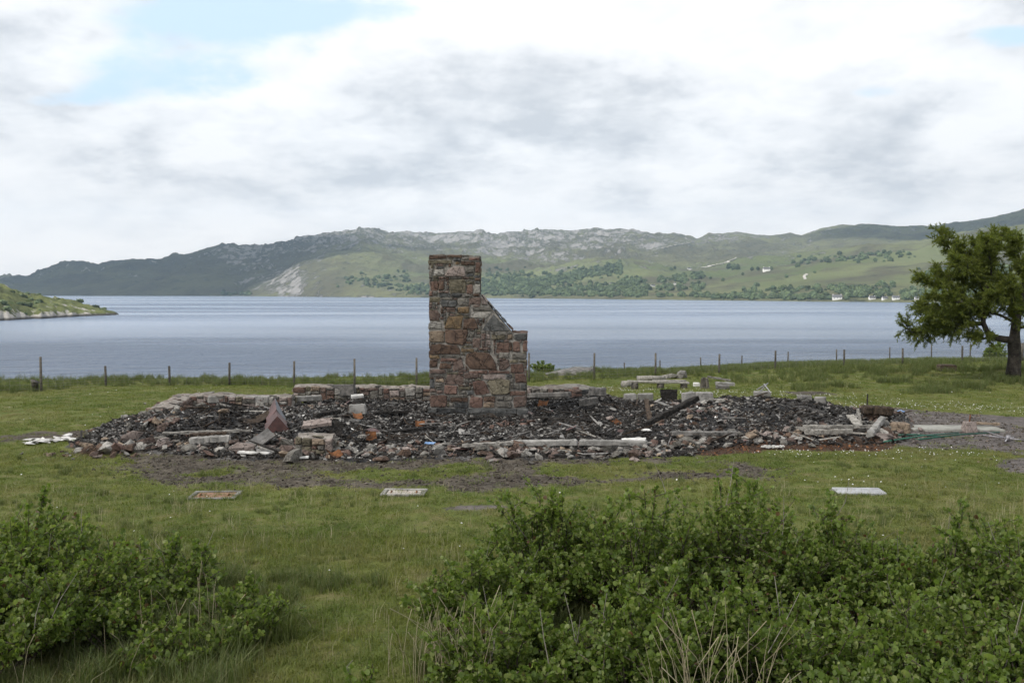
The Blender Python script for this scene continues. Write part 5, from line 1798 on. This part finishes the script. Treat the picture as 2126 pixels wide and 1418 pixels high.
    for li, (pts, r0, r1) in enumerate(limbs):
        L = sum((b - a).length for a, b in zip(pts[:-1], pts[1:]))
        m = int(L * 13)
        for i in range(m):
            s0 = .52 if li == 0 else .22
            s = (s0 + (1 - s0) * rr.random()) * (len(pts) - 1)
            j = min(int(s), len(pts) - 2)
            a = pts[j].lerp(pts[j + 1], s - j)
            td = (pts[j + 1] - pts[j]).normalized()
            d = (Vector((rr.gauss(0, 1), rr.gauss(0, 1), rr.gauss(.25, .55))).normalized() + td * .9)
            if d.x > 0 and a.x < -.6:
                d.x *= .3
            d.normalize()
            ln = rr.uniform(.22, .72) * (.6 + .5 * (1 - s / len(pts)))
            e1 = a + d * ln * .5 + Vector((0, 0, .04))
            e2 = a + d * ln + Vector((-.05, 0, -.02))
            br.append(([a, e1, e2], [.014, .009, .004]))
            for kk in range(11):
                w = rr.uniform(.15, 1)
                c = (a.lerp(e1, w * 2) if w < .5 else e1.lerp(e2, w * 2 - 1))
                d2 = (Vector((rr.gauss(0, 1), rr.gauss(0, 1), rr.gauss(.0, .8))).normalized() * .8 + d * .8).normalized()
                l2 = rr.uniform(.12, .34)
                sprays.append((c, c + d2 * l2 + Vector((0, 0, -.05))))
            sprays.append((e1, e2 + d * .12))
        end = pts[-1]
        for kk in range(10):
            d2 = ((pts[-1] - pts[-2]).normalized() + Vector((rr.gauss(0, .5), rr.gauss(0, .5), rr.gauss(.05, .4)))).normalized()
            sprays.append((pts[-2].lerp(end, rr.random()), end + d2 * rr.uniform(.05, .25)))
    obj('branches', tubes_mesh('branches', br, 4), M['larch_bark'], t)
    A = np.array([s[0] for s in sprays])
    E = np.array([s[1] for s in sprays])
    per = 30
    ids = np.repeat(np.arange(len(A)), per)
    tt = r.random(len(ids))[:, None]
    base = A[ids] + (E - A)[ids] * tt
    ax = (E - A)[ids]
    ax /= np.linalg.norm(ax, axis=1, keepdims=True) + 1e-6
    D, Aa, Bb = frames(ax * .8 + r.normal(size=ax.shape) * .65 + np.array([0, 0, -.12]), r)
    ln = r.uniform(.05, .13, len(ids))[:, None]
    w = .0105
    V = np.stack([base - Aa * w, base + Aa * w, base + D * ln], 1).reshape(-1, 3)
    F = np.arange(len(V)).reshape(-1, 3)
    o = obj('crown', fast_mesh('crown', V, F), M['needle'], t)
    o['kind'] = 'stuff'
    return len(F)


print('needles', larch(2107, 785, 35.5))

# ---------------------------------------------------------------- grass
def tuft_mesh(name, mat, n, rad, h, w, lean, seed, curl=.5):
    r = np.random.default_rng(seed)
    an = r.uniform(0, 6.283, n)
    rd = rad * np.sqrt(r.random(n))
    B = np.stack([rd * np.cos(an), rd * np.sin(an), np.zeros(n)], -1)
    hh = h * r.uniform(.5, 1.15, n)
    la = r.uniform(0, 6.283, n)
    lv = np.stack([np.cos(la), np.sin(la), np.zeros(n)], -1) * (lean * r.random(n) * hh)[:, None]
    sd_ = np.stack([-np.sin(la + r.normal(size=n) * .8), np.cos(la), np.zeros(n)], -1) * (w * .5)
    up = np.array([0, 0, 1.0])
    m = B + lv * .3 + up * (hh * .55)[:, None]
    t = B + lv * (1 + curl) + up * (hh * (1 - .25 * curl * lean))[:, None]
    V = np.stack([B - sd_ - up * .02, B + sd_ - up * .02, m + sd_ * .8, m - sd_ * .8, t], 1).reshape(-1, 3)
    k = np.arange(n)[:, None] * 5
    F3 = np.concatenate([k + [0, 1, 2], k + [0, 2, 3], k + [3, 2, 4]], 1).reshape(-1, 3)
    me = fast_mesh(name, V, F3)
    me.materials.append(mat)
    return me


TURF = [tuft_mesh('turf', M['grass'], 46, .10, .055, .0055, .8, 600 + k) for k in range(4)] + [tuft_mesh('turf', M['grass'], 30, .09, .095, .005, .7, 605 + k) for k in range(2)] + [tuft_mesh('turf', M['rough_grass'], 16, .10, .17, .0045, .9, 609)]
LONG_G = [tuft_mesh('long_grass', M['rough_grass'], 60, .14, .36, .008, .55, 620 + k, .6) for k in range(4)]


def free(x, y):
    a, m, g_, r_ = masks(x, y)
    return (1 - np.maximum(np.maximum(a > .35, r_ > .35), np.maximum(.92 * (m > .45), .97 * (g_ > .4))))


def in_view(x, y, pad=1.35):
    return np.abs(x) < (1075 / FPX * pad * y + .6)


def grass(name, n, box, protos, smin, smax, label, seed, extra=None, hs=1.0):
    fn = (lambda x, y: free(x, y) * in_view(x, y) * (1 if extra is None else extra(x, y)))
    x, y, r = sample(fn, n, box, seed)
    z = gz(x, y)
    c = len(x)
    patch = .7 + .6 * fbm(x * .9, y * .9, 3, 66)
    s = r.uniform(smin, smax, c) * patch
    rot = np.stack([r.normal(0, .08, c), r.normal(0, .08, c), r.uniform(0, 6.28, c)], -1)
    return scatter(name, np.stack([x, y, z - .004], -1), rot, np.stack([s * 1.1, s * 1.1, s * hs], -1), r.integers(0, len(protos), c), protos, label)


grass('grass', 17500, (-10.5, 10.5, 5.5, 13), TURF, .7, 1.4, 'short green turf of the lawn, nearest stretch', 31, None, .75)
grass('grass', 28000, (-18, 18, 13, 24), TURF, .8, 1.5, 'short green turf of the lawn around the ruin', 32, None, .42)
grass('grass', 36000, (-36, 36, 24, 46), TURF, 1.0, 1.9, 'short green turf of the lawn beyond the ruin', 33, None, .40)
FLINE = sorted((at(p[0], p[3]), p[3]) for p in FP)
rough = lambda x, y: np.maximum(sst(y - np.interp(x, [a for a, b in FLINE], [b for a, b in FLINE]), -1.2, 1.2), .5 * sst(x, 6, 10) * sst(y, 35, 38)) * (.25 + .75 * sst(fbm(x * .5, y * .5, 3, 67), .35, .6)) * (y < np.interp(x, [a for a, b in EDGE_X], [b for a, b in EDGE_X]) + 2.5)
grass('rough_grass', 36000, (-42, 42, 31, 62), LONG_G, .40, .95, 'long rough grass along the fence and shore', 34, rough)
tus = lambda x, y: sst(x, 8, 12) * sst(fbm(x * .8 + 5, y * .8, 3, 68), .5, .62)
grass('rough_grass', 3500, (8, 24, 31, 42), LONG_G, .4, .85, 'long grass tussocks round the foot of the larch', 35, tus)
near_t = lambda x, y: np.maximum(sst(fbm(x * 1.1 + 5, y * 1.1, 3, 69), .46, .58), .6 * (x < -2.2)) * np.where((x > -.9) | (x < -1.8), 1, .12)
grass('rough_grass', 4600, (-5, 6, 5.6, 11), LONG_G, .35, .75, 'longer grass growing up around the bushes', 36, near_t)

SEED = [tuft_mesh('seed_stalk', M['dry'], 5, .12, .24, .0035, .6, 660 + k, .3) for k in range(3)]
grass('seed_stalks', 2600, (-9, 9, 6, 16), SEED, .5, 1.1, 'thin straw seed stalks scattered over the lawn', 37, lambda x, y: .25 + .75 * sst(fbm(x * .7, y * .7, 3, 81), .45, .6))
grass('rough_grass', 2200, (-10, 10, 9, 18), LONG_G, .18, .40, 'darker grass tufts scattered over the lawn', 38, lambda x, y: sst(fbm(x * .8 + 9, y * .8, 3, 82), .50, .62))
# rush clumps and dry stalks that stand out in front
RUSH = tuft_mesh('rush', M['rough_grass'], 130, .13, .42, .007, .8, 640, .4)
for k, (u, v, s, lab) in enumerate(((590, 1330, 1.0, 'green rush clump right of the low rounded sapling'), (470, 1375, 1.0, 'green rush clump below the low saplings'), (885, 1400, .9, 'green rush clump at the foot of the thicket edge'),
                                   (40, 955, .35, 'tiny rush tuft in the lawn near the white shards'))):
    p = on(u, v)
    tag(obj('rush_clump', RUSH, None, None, p, (0, 0, k * 1.7), (s, s, s)), lab, 'rush clump', kind='thing')


def stalks(u, v, n, spread, h, seed, lab):
    rr = random.Random(seed)
    p = on(u, v)
    t = []
    for i in range(n):
        bx0, by0 = rr.gauss(0, spread), rr.gauss(0, spread)
        lx, ly = rr.gauss(0, .2) * h, rr.gauss(0, .16) * h
        hh = h * rr.uniform(.5, 1.1)
        t.append(([(bx0, by0, -.03), (bx0 + lx * .2, by0 + ly * .2, hh * .4), (bx0 + lx * .55, by0 + ly * .55, hh * .8), (bx0 + lx, by0 + ly, hh)], [.0028, .0026, .0022, .0038 if rr.random() < .35 else .0012]))
    return tag(obj('dry_grass_clump', tubes_mesh('dry_grass_clump', t, 3), M['dry'], None, p), lab, 'dry grass', kind='thing')


stalks(900, 1405, 60, .13, .55, 1, 'straw coloured dry grass clump at the inner corner of the thicket')
stalks(985, 1470, 34, .10, .85, 2, 'taller dry stalks rising before the near alder bush')
stalks(1440, 1650, 46, .12, 1.12, 3, 'dry straw stalks low in the middle of the thicket')
stalks(1540, 1660, 22, .14, 1.05, 4, 'thin dry stalks beside the middle clump in the thicket')
stalks(300, 1380, 12, .2, .55, 5, 'few long dry stalks among the low saplings')
stalks(60, 1400, 10, .2, .6, 6, 'few pale dry stalks before the dark corner bushes')
stalks(440, 1330, 8, .12, .75, 7, 'few tall thin dry stalks leaning by the rush clumps')

# daisies
def dz_mesh():
    bm = bmesh.new()
    bmesh.ops.create_cone(bm, segments=7, radius1=.015, radius2=.008, depth=.008, cap_ends=True)
    me = bpy.data.meshes.new('daisy')
    bm.to_mesh(me)
    bm.free()
    me.materials.append(M['daisy'])
    return me


dl = near_line([(1540, 938), (1700, 950), (1830, 942), (2000, 950)], .5)
dl2 = near_line([(1230, 790), (1300, 800), (1450, 812), (1700, 822)], 1.3)
dl3 = near_line([(1800, 845), (1950, 843), (2080, 852)], 1.0)
dl4 = near_line([(1745, 1008), (1800, 1006)], .3)
dfn = lambda x, y: free(x, y) * np.clip(.9 * dl(x, y) + .5 * dl2(x, y) + .9 * dl3(x, y) + .6 * dl4(x, y) + .010, 0, 1)
x, y, r = sample(dfn, 30000, (-14, 20, 11, 38), 51)
c = len(x)
s = r.uniform(.5, 1.0, c)
scatter('daisies', np.stack([x, y, gz(x, y) + .06], -1), np.stack([r.normal(-.35, .25, c), r.normal(0, .25, c), r.uniform(0, 6, c)], -1), np.stack([s, s, s], -1), np.zeros(c), [dz_mesh()], 'white daisies dotting the lawn')

# turf growing over the edges of the covers
E_ = []
re_ = random.Random(14)
for cx, cy_, w, d in COVERS:
    for k in range(46):
        t = re_.random()
        E_.append(re_.choice(((cx - w / 2 + w * t, cy_ - d / 2), (cx - w / 2 + w * t, cy_ - d / 2 - .03), (cx - w / 2, cy_ - d / 2 + d * t), (cx + w / 2, cy_ - d / 2 + d * t))))
E_ = np.array(E_)
r = np.random.default_rng(4)
n = len(E_)
s = r.uniform(.45, .8, n)
scatter('grass', np.stack([E_[:, 0], E_[:, 1], gz(E_[:, 0], E_[:, 1])], -1), np.stack([r.normal(0, .1, n), r.normal(0, .1, n), r.uniform(0, 6, n)], -1), np.stack([s, s, s], -1), r.integers(0, len(TURF), n), TURF, 'turf creeping over the edges of the drain covers')

# burnt wiring and twisted strips
rw = random.Random(61)
wl = []
for k in range(70):
    for _ in range(30):
        u, v = rw.uniform(300, 1840), rw.uniform(845, 930)
        p = on(u, v)
        if am(np.array([p.x]), np.array([p.y]))[0]:
            break
    a = rw.uniform(0, 6.28)
    L = rw.uniform(.3, 1.1)
    pts = []
    x, y = p.x, p.y
    for i in range(7):
        pts.append((x, y, zat(x, y) + .03 + rw.uniform(0, .16) * math.sin(math.pi * i / 6)))
        a += rw.gauss(0, .55)
        x += math.cos(a) * L / 6
        y += math.sin(a) * L / 6
    wl.append((pts, [rw.choice((.006, .009, .013))] * 7))
tag(obj('burnt_wiring', tubes_mesh('burnt_wiring', wl, 4), M['burnt_brown']), 'burnt wires and twisted strips tangled in the ash', kind='stuff')
# ---------------------------------------------------------------- far shore: cottages, roads, trees
M['render'] = varied('white_render', (0.68, 0.67, 0.64), (0.78, 0.77, 0.75), .5, None, .0)
M['far_slate'] = varied('far_slate', (0.07, 0.07, 0.075), (0.11, 0.11, 0.115), .5, None, .0)
M['far_glass'] = varied('far_window', (0.03, 0.035, 0.04), (0.05, 0.055, 0.06), .5, None, .0)


def cottage(u, v, wpx, label, grp='white cottages across the loch', rz=0.0):
    p = hill_at(u, v - (3 if v > 615 else 0))
    w = wpx / FPX * p.y
    d, h, rh = w * .5, w * .26, w * .20
    if w > 16:
        h, rh = w * .20, w * .15
    c = tag(empty('cottage', p, R(rz)), label, 'house', grp, 'thing')
    V = [(a * w / 2, b * d / 2, z) for z in (-4, h) for a, b in ((-1, -1), (1, -1), (1, 1), (-1, 1))] + [(-w / 2, 0, h + rh), (w / 2, 0, h + rh)]
    F = [(0, 1, 5, 4), (2, 3, 7, 6), (1, 2, 6, 9, 5), (3, 0, 4, 8, 7)]
    obj('wall', py_mesh('wall', V, F), M['render'], c)
    o = .35
    t = .3
    A = [(-w / 2 - o, -d / 2 - o, h - .25), (w / 2 + o, -d / 2 - o, h - .25), (w / 2 + o, 0, h + rh + .15), (-w / 2 - o, 0, h + rh + .15), (w / 2 + o, d / 2 + o, h - .25), (-w / 2 - o, d / 2 + o, h - .25)]
    A += [(x, y, z + t) for x, y, z in A]
    F = [(0, 1, 2, 3), (3, 2, 4, 5), (6, 9, 8, 7), (9, 11, 10, 8), (0, 6, 7, 1), (5, 4, 10, 11), (0, 3, 9, 6), (3, 5, 11, 9), (1, 7, 8, 2), (2, 8, 10, 4)]
    rf = obj('roof', py_mesh('roof', A, F), M['far_slate'], c)
    for sx in (-1, 1):
        obj('chimney', box_mesh('chimney', w * .07, w * .07, rh * .6, 0), M['render'], rf, (sx * w * .42, 0, h + rh))
    for sx in (-.3, .02, .3):
        obj('window', box_mesh('window', w * .07, .12, h * .4, 0), M['far_glass'], c, (sx * w, -d / 2 - .02, h * .35))
    return c


for k, (u, v, w, lab) in enumerate(((1737, 624.5, 19, 'longest white shore house across the loch'), (1810, 625, 13, 'white shore house in the hamlet nearest the long one'),
                                   (1836, 625, 11, 'middle white house of the shore hamlet'), (1859, 624.5, 14, 'taller white house by the hamlet pier near larch tips'),
                                   (1903, 625, 10, 'white house showing through the larch tips'), (1041, 607, 6, 'small white cottage among trees beside the chimney, lower slope'),
                                   (1355, 597, 9, 'white cottage low on the slope above the shore trees'), (1402, 591, 8, 'cream cottage with steep gable on the lower slope'),
                                   (1430, 560, 8, 'white cottage high among the trees by the hill road'), (1322, 589, 6, 'little white cottage in the trees left of the cream one'),
                                   (1250, 592, 5, 'little pale cottage above the woodland'), (1267, 590, 4, 'tiny white shed beside the little pale cottage'), (1590, 562.5, 14, 'long low farm building by a row of trees on the hill'))):
    cottage(u, v, w, lab, rz=(-8, 5, 12, -5, 8, 20, 15, -60, 10, 5, 0, 12, 0)[k])


def road(pts, w, label):
    P = []
    for a, b in zip(pts[:-1], pts[1:]):
        for i in range(6):
            t = i / 6
            P.append(hill_at(a[0] + (b[0] - a[0]) * t, a[1] + (b[1] - a[1]) * t))
    P.append(hill_at(*pts[-1]))
    V, F = [], []
    for i, p in enumerate(P):
        d = P[min(i + 1, len(P) - 1)] - P[max(i - 1, 0)]
        n = Vector((-d.y, d.x, 0)).normalized() * w / 2
        for s, dz in ((-1, -.6), (-1, .8), (1, 1.4), (1, -.6)):
            V.append(p + n * s + Vector((0, 0, dz)))
    for i in range(len(P) - 1):
        for k in range(3):
            a = i * 4 + k
            F.append((a, a + 1, a + 5, a + 4))
    tag(obj('road', py_mesh('road', V, F), M['track']), label, kind='structure')


M['track'] = varied('pale_track', (0.30, 0.29, 0.26), (0.40, 0.38, 0.35), .05, None, .0)
road([(1362, 519), (1385, 514), (1412, 509), (1438, 504)], 7, 'pale road cutting across the upper hillside')
road([(1455, 558), (1480, 552), (1505, 547), (1520, 542), (1528, 536)], 7, 'pale road climbing to a bend on the hillside')
road([(1672, 581), (1668, 576), (1675, 571)], 4, 'short pale track on the brown slope')


def far_tree_mesh(name, seed, mat, col=None):
    bm = bmesh.new()
    bmesh.ops.create_icosphere(bm, subdivisions=3, radius=1.0)
    for v in bm.verts:
        q = v.co.copy()
        n = mnoise.fractal(q * 2.1 + Vector((seed * 5.1, 0, 0)), .8, 2.1, 4)
        v.co = q * (1 + .50 * n)
        v.co.z = v.co.z * .95 + .72
        v.co += Vector((mnoise.noise(q * 9), mnoise.noise(q * 9 + Vector((5, 0, 0))), mnoise.noise(q * 9 + Vector((0, 5, 0))))) * .14
    me = bpy.data.meshes.new(name)
    bm.to_mesh(me)
    bm.free()
    me.materials.append(mat)
    return me


M['far_leaf'] = varied('far_foliage', (0.045, 0.066, 0.034), (0.082, 0.108, 0.052), .12, (0.115, 0.142, 0.07), .5, spread=.45, bscale=.6)
FT = [far_tree_mesh('far_tree', k, M['far_leaf']) for k in range(4)]
rf_ = random.Random(91)
P, S = [], []
BANDS = [  # polygons of woodland on the hillside: (u0, v0, u1, v1, half-height px, trees)
    (1000, 596, 1130, 594, 13, 300), (1110, 590, 1200, 575, 11, 240), (1190, 574, 1290, 558, 9, 230), (1000, 610, 1180, 611, 4, 110), (1130, 606, 1320, 598, 8, 170), (1180, 612, 1480, 617, 3, 120),
    (1300, 602, 1460, 598, 6, 130), (1280, 590, 1340, 586, 5, 60), (1400, 588, 1460, 574, 5, 60), (1365, 585, 1450, 570, 4, 50), (840, 600, 1000, 606, 9, 160), (760, 590, 900, 606, 8, 70), (1480, 618, 1740, 622, 4, 140), (1540, 608, 1860, 600, 9, 90),
    (1740, 612, 1900, 618, 7, 150), (1890, 612, 2126, 600, 9, 90), (1640, 545, 1900, 530, 9, 60), (700, 585, 850, 575, 10, 60), (460, 611, 520, 611, 3, 40), (1010, 570, 1100, 580, 12, 60), (1900, 580, 2126, 560, 15, 60)]
for u0, v0, u1, v1, hh, n in BANDS:
    for i in range(int(n * 1.35)):
        t = rf_.random()
        u = u0 + (u1 - u0) * t
        v = v0 + (v1 - v0) * t + rf_.gauss(0, hh * .55)
        if any(abs(u - hu) < hw_ and v > hv - 1 for hu, hv, hw_ in ((1737, 612, 15), (1810, 612, 10), (1836, 612, 9), (1859, 612, 11), (1355, 592, 7), (1402, 586, 6), (1430, 556, 6))):
            continue
        p = hill_at(u, min(v, 622))
        if p.z < WATER + 1:
            continue
        P.append(p - Vector((0, 0, 1.0)))
        S.append(rf_.uniform(1.4, 4.6))
n = len(P)
r = np.random.default_rng(12)
S = np.array(S)
scatter('woodland', np.array(P), np.stack([np.zeros(n), np.zeros(n), r.uniform(0, 6.28, n)], -1), np.stack([S, S, S * r.uniform(.8, 1.15, n)], -1), r.integers(0, 4, n), FT, 'dark green woodland on the slopes across the loch')
# lone trees of the slope that can be told apart
LONE = [(1512, 560, 9), (1522, 560, 10), (1530, 560, 9), (1392, 562, 6), (1400, 561, 5), (1300, 579, 7), (1311, 580, 6), (1104, 571, 6), (1560, 562, 6), (1572, 561, 6), (1600, 561, 6), (1283, 577, 4), (1632, 577, 6), (1500, 584, 6), (1690, 569, 5), (1780, 547, 6), (1815, 545, 7),
        (1450, 589, 6), (1474, 579, 5), (1541, 572, 5)]
LT = [far_tree_mesh('lone_tree', 10 + k, M['far_leaf']) for k in range(3)]
HINT = ['left of the three in the copse under the road bend', 'middle of the three in the copse under the road bend', 'right of the three in the copse under the road bend', 'left of a pair beside the high white cottage',
        'right of a pair beside the high white cottage', 'left of a pair on the green field above the woods', 'right of a pair on the green field above the woods', 'alone near the chimney top, above the woods',
        'left of a pair near the long low farm building', 'right of a pair near the long low farm building', 'just beyond the long low farm building', 'smallest, next to the pair on the green field',
        'alone on the brown slope left of the short track', 'alone below the copse at the road bend', 'just above the short pale track', 'left of a pair high on the brown slope', 'right of a pair high on the brown slope',
        'just above the cream cottage', 'alone above the cream cottage, farther up', 'alone under the long low farm building']
for k, (u, v, hp) in enumerate(LONE):
    p = hill_at(u, v)
    s = hp / FPX * p.y / 1.7
    g_ = tag(empty('far_tree', p), 'small dark hill tree ' + HINT[k], 'tree', 'lone trees across the loch', 'thing')
    obj('crown', LT[k % 3], None, g_, (0, 0, 0), (0, 0, k), (s, s, s * 1.15))
    obj('trunk', tube_mesh('trunk', [(0, 0, -2), (0, 0, s)], [s * .08, s * .05], 5), M['twig'], g_)
# scrub on the near headland
P = []
for i in range(260):
    u = rf_.uniform(-300, 215)
    j = int(np.clip(np.searchsorted(HEADU, u), 0, len(HEADU) - 1))
    k = int(rf_.uniform(8, 58))
    q = HEAD_V[j, k]
    if fbm(np.array([q[0] / 14]), np.array([q[1] / 14]), 3, 88)[0] > .5 and q[2] > WATER + 2:
        P.append(q - np.array([0, 0, .2]))
n = len(P)
S = r.uniform(.5, 1.6, n)
scatter('scrub', np.array(P), np.stack([np.zeros(n), np.zeros(n), r.uniform(0, 6.28, n)], -1), np.stack([S * 1.2, S * 1.2, S * .8], -1), r.integers(0, 4, n), FT, 'low green scrub on the near headland')
CLOUDS = True
if CLOUDS:
    cloud((-1080, 3000, 30), 1100, 760, 520, 120, 1, 'heap cloud that shades the headland across the loch')
    cloud((1650, 3100, 120), 1150, 620, 420, 120, 2, 'heap cloud that shades the slope of the high hill')
    cloud((0, 40, 0), 900, 300, 300, 110, 3, 'thin cloud overhead that dims the lawn and ruin', 'thin_cloud')
make_haze()
